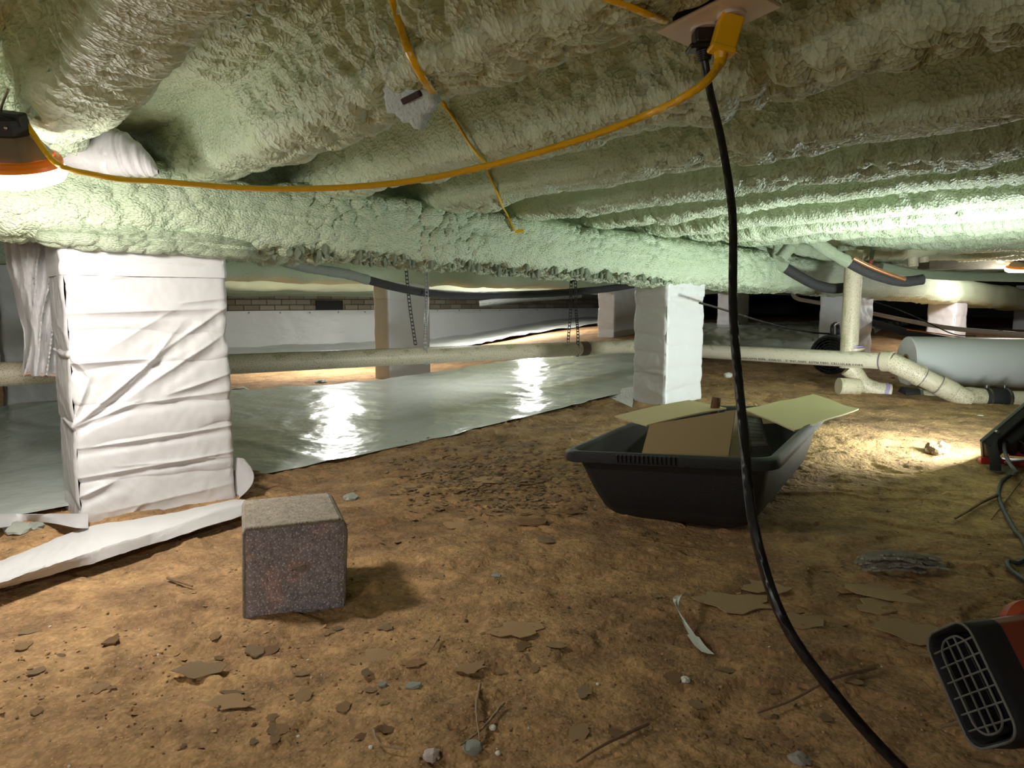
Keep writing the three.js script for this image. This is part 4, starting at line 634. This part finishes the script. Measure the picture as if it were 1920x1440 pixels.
// ------------------------------------------------------------------ blower in the lower right corner
{
  const C = at(1820, 1288, .885), base = V3(C.x + .10, groundH(C.x, C.z), C.z + .02), g = thing('air_blower', 'orange and black air blower with a grated outlet in the lower right corner', 'blower', base);
  const top = at(1768, 1178, .93), bot = at(1868, 1398, .83), Ld = V3().subVectors(bot, top), L = Ld.length(); Ld.normalize();
  const S0 = V3().subVectors(at(1862, 1258, .84), at(1772, 1316, .90)); S0.addScaledVector(Ld, -S0.dot(Ld)); const Wd = S0.length() * .85, S = S0.normalize(); const N = V3().crossVectors(Ld, S).normalize(); if (N.dot(C) > 0 && N.clone().negate().dot(V3(0, EYE, 0).sub(C)) > 0) N.negate();
  const o = V3().addVectors(top, bot).multiplyScalar(.5).sub(base), P = (l, s, n) => o.clone().addScaledVector(Ld, l).addScaledVector(S, s).addScaledVector(N, n);
  const rrect = (hl, hs, r, n = 8) => { const q = []; for (const [sl, ss, t0] of [[1, 1, 0], [-1, 1, .5], [-1, -1, 1], [1, -1, 1.5]]) for (let i = 0; i <= n; i++) { const t = (t0 + .5 * i / n) * Math.PI; q.push([sl * (hl - r) + Math.cos(t) * r, ss * (hs - r) + Math.sin(t) * r]); } q.push(q[0]); return q; };
  const hl = L / 2, hs = Wd / 2;
  const loft = rows => { const R = rows.map(([a, b, r, n]) => rrect(a, b, r).map(([l, s]) => P(l, s, n))); return toCreasedNormals(gridGeo(range(0, R[0].length - 1, R[0].length - 1), range(0, rows.length - 1, rows.length - 1), (u, v) => R[v][u]), .7); };
  const nz = MAT.blackMatte.clone(); nz.side = THREE.DoubleSide;
  part(g, 'nozzle', loft([[hl - .004, hs - .004, hs * .5, -.10], [hl - .004, hs - .004, hs * .5, -.003], [hl - .002, hs - .002, hs * .52, 0], [hl, hs, hs * .53, -.003], [hl + .001, hs + .001, hs * .53, -.02], [hl + .003, hs + .003, hs * .53, -.05]]), nz);
  const barM = M(lin(.16, .16, .145), .5), G = []; const wire = (pts, r = .0016) => part(g, 'grille_bar', sweep(pts, r, { n: pts.length > 3 ? 60 : 2, rad: 8, straight: pts.length <= 3 }), barM);
  part(g, 'outlet_lip', sweep(rrect(hl, hs, hs * .53, 6).map(([l, s]) => P(l, s, 0)), .0018, { n: 120, rad: 8 }), barM);
  part(g, 'inner_ring', sweep(rrect(hl * .82, hs * .60, hs * .5, 6).map(([l, s]) => P(l, s, -.004)), .0016, { n: 100, rad: 8 }), barM);
  for (const s of [-.16, .17]) wire([P(-hl * .80, hs * s, -.004), P(hl * .80, hs * s, -.004)]);
  for (let i = 0; i < 6; i++) { const l = hl * (-.68 + i * .272), e = Math.abs(l) > hl * .6 ? .96 : .985; wire([P(l, -hs * e, -.004), P(l, hs * e, -.004)], .0013); }
  // depth of the vanes
  for (const s of [-.5, -.16, .17, .5]) part(g, 'vane', quadSlab(P(-hl * .7, hs * s, -.004), P(hl * .7, hs * s, -.004), P(hl * .7, hs * s, -.04), P(-hl * .7, hs * s, -.04), .0015, 2, 2), MAT.blackMatte);
  const red = M(lin(.42, .07, .025), .45), gr = M(lin(.10, .11, .115), .6);
  part(g, 'throat', loft([[hl + .002, hs + .002, hs * .53, -.045], [hl + .006, hs + .008, hs * .55, -.10], [hl + .012, hs + .016, hs * .6, -.16], [hl + .03, hs + .03, hs * .6, -.22]]), M(lin(.24, .055, .03), .5, { side: THREE.DoubleSide }));
  // scroll housing: a flattened drum, outside the frame for the most part
  const hc = V3(.155, .135, -.01); const hx = V3(.55, .30, .75).normalize(); part(g, 'housing', turned(hc.clone().addScaledVector(hx, -.075), hc.clone().addScaledVector(hx, .075), [[0, 0], [0, .10], [.008, .118], [.03, .13], [.12, .13], [.142, .118], [.15, .10], [.15, 0]], 48), red);
  const u1 = V3(-.1, .12, -.22); const topc = V3(at(1948, 1172, .93).x - base.x, at(1948, 1172, .93).y - base.y, at(1948, 1172, .93).z - base.z); part(g, 'motor_cap', turned(topc.clone().add(V3(0, -.02, -.02)), topc.clone().add(V3(-.1, .4, .6)), [[0, 0], [0, .036], [.012, .042], [.03, .040], [.04, .03], [.042, 0]], 32), red); part(g, 'intake_grille', turned(topc.clone(), topc.clone().add(V3(-.1, .4, .6)), [[.012, 0], [.026, .026], [.030, .022], [.031, 0]], 28), gr);
  part(g, 'foot', box(.20, .03, .16, .01).translate(.16, .012, .0), MAT.blackMatte); part(g, 'arm', sweep([P(hl * -.2, hs, -.12), P(hl * -.5, hs + .04, -.14), topc.clone()], .017, { n: 30, rad: 12 }), red);
}
{ // flood light cable
  const pts = [[1883, 826, 2.40], [1884, 846, 2.33], [1893, 868, 2.25], [1905, 884, 2.19], [1901, 897, 2.13], [1880, 907, 2.1], [1872, 930, 2.0], [1873, 950, 1.93], [1884, 975, 1.83], [1904, 1008, 1.72], [1917, 1030, 1.65], [1921, 1062, 1.55], [1905, 1066, 1.54], [1890, 1064, 1.545], [1892, 1078, 1.51], [1912, 1098, 1.46], [1960, 1125, 1.38]].map(([x, y, d]) => { const p = at(x, y, d), q = gp(x, y); q.y = gy(q.x, q.z) + .007; return y > 890 ? q : p; });
  solo('flood_light_cable', sweep(pts, .0058, { n: 160, rad: 10 }), M(lin(.05, .055, .06), .5), 'dark grey cable snaking over the sand from the flood light', 'cable');
}
// ------------------------------------------------------------------ litter on the ground
const barkTones = [lin(.52, .31, .145), lin(.34, .195, .09), lin(.58, .37, .19), lin(.38, .255, .14), lin(.47, .32, .17)].map(c => M(c, .9, { bumpMap: rep(T.grain, 10), bumpScale: .002 }));
// irregular thin plate, unit size about 1 across; curled a little
function flakeGeo(s, th = .05, curl = .12, n = 14) {
  const sh = []; for (let i = 0; i < n; i++) { const t = i / n * Math.PI * 2, r = .5 * (.72 + .42 * noise(Math.cos(t) * 1.3 + s, Math.sin(t) * 1.3, s * 3.1) + .28 * noise(Math.cos(t) * 3.2, Math.sin(t) * 3.2 + s, s)); sh.push([Math.cos(t) * r * 1.2, Math.sin(t) * r * .85]); }
  const pos = [], idx = [], up = (x, z) => curl * (x * x * (1 + .5 * Math.sin(s)) + z * z * .6) + .05 * noise(x * 4, s, z * 4);
  for (const k of [1, 0]) { pos.push(0, up(0, 0) + k * th, 0); for (const f of [.55, 1]) for (const [x, z] of sh) pos.push(x * f, up(x * f, z * f) + k * th * (f === 1 ? .7 : 1), z * f); }
  const S = 1 + 2 * n; for (const o of [0, S]) for (let i = 0; i < n; i++) { const j = (i + 1) % n, a = o + 1 + i, b = o + 1 + j, c = o + 1 + n + i, d = o + 1 + n + j; if (o) idx.push(o, a, b, a, c, b, b, c, d); else idx.push(o, b, a, a, b, c, b, d, c); }
  for (let i = 0; i < n; i++) { const j = (i + 1) % n, a = 1 + n + i, b = 1 + n + j; idx.push(a, b, a + S, b, b + S, a + S); }
  const g = new THREE.BufferGeometry(); g.setAttribute('position', new THREE.Float32BufferAttribute(pos, 3)); g.setAttribute('uv', new THREE.Float32BufferAttribute(pos.filter((_, i) => i % 3 !== 1), 2)); g.setIndex(idx); return toCreasedNormals(g, .7);
}
const flakes = range(1, 10, 9).map(s => flakeGeo(s * 1.37)), flakesFlat = range(1, 6, 5).map(s => flakeGeo(s * 2.11 + .4, .03, .05, 16));
function flake(px, py, wpx, label, o = {}) {
  const p = gp(px, py), size = wpx * -p.z / F, m = new THREE.Mesh((o.flat ? flakesFlat : flakes)[Math.floor(rnd() * (o.flat ? 6 : 10)) % (o.flat ? 6 : 10)], o.mat || barkTones[Math.floor(rnd() * 5)]); shadows(m);
  m.name = numbered(o.name || 'bark_flake'); m.position.set(p.x, gy(p.x, p.z) + .002, p.z); m.scale.set(size, size * (o.thick || .5), size * (o.asp || 1)); m.rotation.set(rr(-.06, .06), o.rot ?? rr(0, 6.28), rr(-.06, .06)); scene.add(m); tag(m, label, o.cat || 'bark flake', o.group === undefined ? 'thin bark flakes on the dirt' : o.group); return m;
}
reseed(404);
const noGroup = { group: null };
flake(705, 1243, 96, 'pale brown bark flake with a notched end, below and right of the concrete block', { rot: .4, mat: barkTones[2] });
flake(600, 1085 - 10, 5, 'tiny dark flake half under the concrete block', { rot: 1 });
flake(968, 1192, 118, 'broad pale bark flake lying in the middle of the foreground', { flat: 1, mat: barkTones[2], rot: .2 });
flake(886, 1263, 66, 'rounded thin bark flake left of the white tape strip, near the lower edge', { flat: 1, rot: .2 });
flake(380, 1270, 104, 'grey brown bark flake below the left corner of the concrete block', { flat: 1, mat: barkTones[3], rot: .5 });
flake(430, 1325, 90, 'wide thin bark flake near the lower left of the picture', { flat: 1, mat: barkTones[2], rot: -.2 });
flake(210, 1213, 48, 'dark curled leaf standing up from the sand at the left', { mat: barkTones[1], rot: 1.2, thick: 2.2 });
flake(477, 1222, 60, 'crumpled dark leaf in front of the concrete block', { mat: barkTones[3], rot: 2, thick: 1.6 });
flake(672, 1082, 46, 'pointed grey leaf leaning against the right side of the concrete block', { mat: barkTones[4], rot: .5, thick: 1.2 });
flake(855, 985, 66, 'light flat flake halfway between the concrete block and the tub', { flat: 1, mat: barkTones[2] });
flake(920, 910, 70, 'flat flake in the litter left of the tub', { flat: 1, mat: barkTones[2], rot: .1 });
flake(1000, 985, 66, 'dark curled leaf on the sand left below the tub', { mat: barkTones[1], thick: 1.4, rot: .3 });
flake(1085, 1385, 60, 'small pale flake near the bottom edge, right of centre', { flat: 1, mat: barkTones[2] });
flake(1095, 1310, 50, 'grey flake below the white tape strip', { flat: 1, mat: barkTones[4] });
flake(1505, 1180, 96, 'broad flake crossed by the hanging black cord', { flat: 1, mat: barkTones[4], rot: .1 });
flake(1385, 1135, 150, 'large layered bark slab right of the white tape strip', { flat: 1, mat: barkTones[4], rot: -.15 });
flake(1440, 1105, 120, 'flat bark slab left of the grey driftwood piece', { flat: 1, mat: barkTones[4], rot: .2 });
flake(1690, 1118, 205, 'very large thin bark sheet lying under the grey driftwood piece', { flat: 1, mat: barkTones[4], rot: -.25, thick: .35, asp: .8 });
flake(1720, 1200, 150, 'cracked bark plate just left of the blower outlet', { flat: 1, mat: barkTones[4], rot: .1, thick: .4 });
flake(1595, 1285, 52, 'rounded flake left of the blower, lit faintly', { flat: 1, mat: barkTones[4] });
flake(1650, 1140, 120, 'thin flake edge curling up beside the very large bark sheet', { mat: barkTones[4], thick: .7, rot: .4 });
// many smaller flakes that cannot be told apart
const plain = 'small dried bark flake scattered on the dirt floor';
for (let i = 0; i < 95; i++) { // dense litter left of the tub and through the middle
  let px, py; const r = rnd(); if (r < .42) { px = 930 + 190 * (rnd() + rnd() - 1); py = 900 + 75 * (rnd() + rnd() - 1); } else if (r < .7) { px = rr(560, 1160); py = rr(960, 1400); } else if (r < .85) { px = rr(1150, 1700); py = rr(1020, 1400); } else { px = rr(20, 600); py = rr(1180, 1420); }
  flake(px, py, rr(20, 52), plain, { flat: rnd() < .6, thick: rr(.3, .7), group: 'small bark flakes' });
}
{ // uncountable crumbs
  const N = 2000, gm = new THREE.IcosahedronGeometry(.5, 0), im = new THREE.InstancedMesh(gm, M(0xffffff, .95), N), o = new THREE.Object3D(), c = new THREE.Color(); reseed(77);
  for (let i = 0; i < N; i++) { const d = .85 + 3.2 * rnd() * rnd() + .2 * rnd(), x = (rnd() * 2 - 1) * d * .78, s = rr(.0015, .005) * (rnd() < .08 ? 1.8 : 1); o.position.set(x, gy(x, -d) + s * .1, -d); o.scale.set(s * rr(.7, 1.6), s * rr(.4, .9), s * rr(.7, 1.6)); o.rotation.set(rnd(), rnd() * 6, rnd()); o.updateMatrix(); im.setMatrixAt(i, o.matrix); const t = rnd(), k = rr(.7, 1.2); if (t < .035) c.setRGB(.6, .58, .5); else if (t < .3) c.setRGB(.16 * k, .095 * k, .05 * k); else c.setRGB(.42 * k, .24 * k, .11 * k); im.setColorAt(i, c); }
  im.name = 'soil_crumbs'; im.userData = { kind: 'stuff', label: 'loose soil crumbs and grit over the dirt', category: 'soil' }; im.castShadow = im.receiveShadow = true; scene.add(im);
  const M2 = 3000, fg = flakes[3], fm = new THREE.InstancedMesh(fg, M(0xffffff, .95), M2); reseed(99);
  for (let i = 0; i < M2; i++) { let d = .9 + 3.3 * rnd(), x = (rnd() * 2 - 1) * d * .8; const heap = i < 1300; if (heap) { const p = gp(940 + 230 * (rnd() + rnd() - 1), 900 + 80 * (rnd() + rnd() - 1)); x = p.x; d = -p.z; } else if (i < 1800) { d = rr(3.7, 5.2); x = rr(.6, 2.4); } const s = rr(.006, .017) * (.6 + .3 * d) * (heap ? 1.35 : 1); o.position.set(x, gy(x, -d) + (heap ? .005 : .001), -d); o.scale.set(s, s * .8, s * rr(.5, 1)); o.rotation.set(rr(-.3, .3), rnd() * 6.3, rr(-.3, .3)); o.updateMatrix(); fm.setMatrixAt(i, o.matrix); const k = rr(.6, 1.2); heap ? c.setRGB(.30 * k, .20 * k, .11 * k) : c.setRGB(.36 * k, .22 * k, .11 * k); fm.setColorAt(i, c); }
  fm.name = 'leaf_crumbs'; fm.userData = { kind: 'stuff', label: 'broken leaf and bark crumbs strewn over the dirt', category: 'litter' }; fm.castShadow = fm.receiveShadow = true; scene.add(fm);
}
// lumps, driftwood, twigs, foam crumbs
function lumpGeo(s, r, sy = .7, k = .35, det = 3) { const g = new THREE.IcosahedronGeometry(1, det), p = g.attributes.position; for (let i = 0; i < p.count; i++) { const v = V3(p.getX(i), p.getY(i), p.getZ(i)), n = 1 + k * noise(v.x * 1.6 + s, v.y * 1.6, v.z * 1.6) + k * .6 * noise(v.x * 4, v.y * 4 + s, v.z * 4); v.multiplyScalar(n * r); p.setXYZ(i, v.x, v.y * sy, v.z); } g.computeVertexNormals(); return g; }
function lump(name, px, py, wpx, label, cat, mat, o = {}) { const p = gp(px, py), r = wpx * -p.z / F / 2; const m = solo(name, lumpGeo(o.s || px, r, o.sy ?? .7, o.k ?? .35, o.det ?? 2), mat, label, cat, o.group); m.position.set(p.x, gy(p.x, p.z) + r * (o.sy ?? .7) * .55, p.z); m.rotation.y = px; if (o.stretch) m.scale.x = o.stretch; return m; }
const clay = M(lin(.24, .18, .11), .95, { bumpMap: rep(T.grain, 3), bumpScale: .006 }), foamBit = M(lin(.80, .84, .74), .8, { bumpMap: rep(T.foamBump, 6), bumpScale: .003 }), whiteStone = M(lin(.72, .70, .64), .7), fibre = M(lin(.30, .27, .20), .95, { bumpMap: rep(T.grain, 3), bumpScale: .008 });
lump('dirt_clod', 1756, 852, 40, 'rough grey dirt clod left of the flood light', 'clod', clay, { det: 3, sy: .8 });
lump('fibre_clump', 1877, 890, 46, 'pale fibrous clump on the sand below the flood light', 'clump', fibre, { sy: .35, stretch: 1.2, det: 3 });
lump('foam_scrap', 657, 934, 30, 'pale green foam scrap behind the concrete block', 'foam scrap', foamBit, { sy: .5 });
lump('foam_scrap', 34, 1003, 44, 'pale green foam scrap at the left edge near the big pier', 'foam scrap', foamBit, { sy: .45, stretch: 1.5 });
lump('foam_scrap', 68, 999, 30, 'smaller pale foam crumb beside the left edge scrap', 'foam scrap', foamBit, { sy: .5 });
lump('foam_scrap', 452, 735, 26, 'pale green foam flake right of the big pier, at the plastic strip', 'foam scrap', foamBit, { sy: .4, stretch: 1.3 });
lump('foam_scrap', 602, 719, 20, 'small green foam flake beyond the plastic strip', 'foam scrap', foamBit, { sy: .4 });
lump('foam_scrap', 718, 1294, 18, 'greenish foam chip below the notched bark flake', 'foam scrap', foamBit, { sy: .6 });
lump('foam_scrap', 776, 1297, 24, 'slender greenish chip in the foreground litter', 'foam scrap', foamBit, { sy: .35, stretch: 1.4 });
lump('foam_scrap', 930, 1084, 18, 'small pale chip on the sand right of the concrete block', 'foam scrap', foamBit, { sy: .3 });
lump('white_pebble', 886, 1417, 40, 'large pale green pebble at the bottom edge', 'pebble', foamBit, { sy: .6, k: .15 });
lump('white_pebble', 924, 1370, 15, 'white pebble above the pale green pebble at the bottom', 'pebble', whiteStone, { sy: .7, k: .1 });
lump('white_pebble', 934, 1420, 12, 'small white pebble right of the pale green pebble', 'pebble', whiteStone, { k: .1 });
lump('white_pebble', 810, 1432, 36, 'pinkish white stone cut by the bottom edge', 'pebble', M(lin(.5, .42, .38), .8), { sy: .7 });
lump('white_pebble', 696, 1421, 10, 'small round white pebble near the bottom left of centre', 'pebble', whiteStone, { k: .1 });
lump('white_pebble', 1500, 1432, 40, 'grey stone at the bottom edge under the cord', 'pebble', M(lin(.30, .28, .25), .8), { sy: .5 });
lump('white_pebble', 1284, 1283, 20, 'flat whitish pebble below the tape strip', 'pebble', whiteStone, { sy: .5 });
lump('white_pebble', 1121, 1291, 8, 'tiny white bead in the foreground dirt', 'pebble', whiteStone, { k: .05 });
lump('white_pebble', 1365, 708, 16, 'white pebble on the dark soil behind the cord', 'pebble', whiteStone, { k: .2 });
lump('white_pebble', 1838, 786, 12, 'white chip on the dirt below the buried pipe', 'pebble', whiteStone, { sy: .5 });
{ // driftwood: layered, jagged
  const p = gp(1682, 1082); const g = thing('driftwood', 'jagged weathered grey driftwood chunk at the right of the foreground', 'driftwood', V3(p.x, gy(p.x, p.z), p.z)); const mats = [lin(.62, .58, .48), lin(.50, .45, .36), lin(.70, .66, .56)].map(c => M(c, .9, { bumpMap: rep(T.grain, 8), bumpScale: .004 })); reseed(33);
  for (let i = 0; i < 8; i++) { const L = rr(.10, .185), w = rr(.022, .045), us = range(-1, 1, 26), vs = range(-1, 1, 8), s = i * 3.3; const geo = sheetGeo(us, vs, (u, v) => V3(u * L / 2 + .006 * noise(v * 4, s, 1), .010 + i * .0042 + .006 * noise(u * 5, v * 2, s) + .008 * (1 - u * u), v * w / 2 * (1 - .5 * u * u + .35 * noise(u * 9, s, 2))), .005); geo.rotateY(rr(-.18, .18) - .06); geo.translate(rr(-.02, .02), 0, rr(-.015, .015)); part(g, 'splinter', geo, mats[i % 3]); }
}
function twig(label, P, r, mat, lift = .008) { const pts = P.map(([x, y]) => { const p = gp(x, y); p.y = gy(p.x, p.z) + lift; return p; }); return solo('twig', sweep(pts, t => r * (1 - .5 * t), { n: 24, rad: 7 }), mat, label, 'twig'); }
const tw = M(lin(.20, .12, .07), .85), tw2 = M(lin(.34, .24, .15), .85);
twig('dark stick beside the flood light cable, lying left of it', [[1868, 944], [1840, 955], [1818, 970], [1790, 986]], .0055, tw, .012);
twig('thin straight stick crossing behind the flood light cable', [[1915, 906], [1890, 945], [1858, 984]], .003, tw);
twig('long thin twig under the black cord at lower right', [[1640, 1262], [1560, 1290], [1480, 1325], [1420, 1345]], .003, tw);
twig('thin twig slanting across the bottom centre foreground', [[1215, 1375], [1130, 1420], [1080, 1450]], .003, tw);
twig('pale twig left of the blower outlet near the bottom', [[1795, 1375], [1760, 1382]], .003, tw2);
twig('dark twig on the sand in front of the big pier', [[315, 1098], [335, 1106], [362, 1113]], .0035, tw);
twig('upright looking thin twig among the bottom centre pebbles', [[900, 1295], [893, 1350], [900, 1405]], .0025, tw2);
twig('thin twig crossing the upright one at the bottom centre', [[945, 1330], [900, 1385], [862, 1425]], .0025, tw2);
twig('pale straw near the bottom left of centre', [[700, 1395], [715, 1425], [760, 1432]], .002, tw2);
twig('short pale straw in the middle of the foreground', [[824, 1215], [812, 1236]], .002, tw2);
twig('dark root piece on the sand behind the concrete block', [[498, 925], [520, 918], [545, 922]], .003, tw);
twig('dark leaf stalk among the litter left of the tub', [[985, 880], [1040, 920], [1075, 935]], .002, tw);
{ // twisted strip of white tape
  const c = [[1290, 1139], [1272, 1150], [1268, 1164], [1282, 1184], [1298, 1203], [1310, 1216], [1327, 1231]].map(([x, y], i) => { const p = gp(x, y); p.y = gy(p.x, p.z) + [.02, .03, .03, .018, .012, .006, .005][i]; return p; }), cur = new THREE.CatmullRomCurve3(c);
  const ang = t => lerp(.2, 3.3, sstep(.1, .75, t)); const geo = sheetGeo(range(0, 1, 60), range(-1, 1, 6), (t, v) => { const p = cur.getPoint(t), w = .010 * (t > .35 && t < .68 ? .55 : 1), a = ang(t); return V3(p.x + v * w * Math.cos(a * .9), p.y + Math.abs(v * w * Math.sin(a)) * .8, p.z - v * w * .5); }, .0006);
  const b = c[3].clone(); rebase(geo, b); const m = solo('tape_strip', geo, M(lin(.62, .66, .60), .3, { side: THREE.DoubleSide }), 'twisted strip of white tape on the dirt in the foreground', 'tape'); m.position.copy(b);
}
renderer.render(scene, camera);
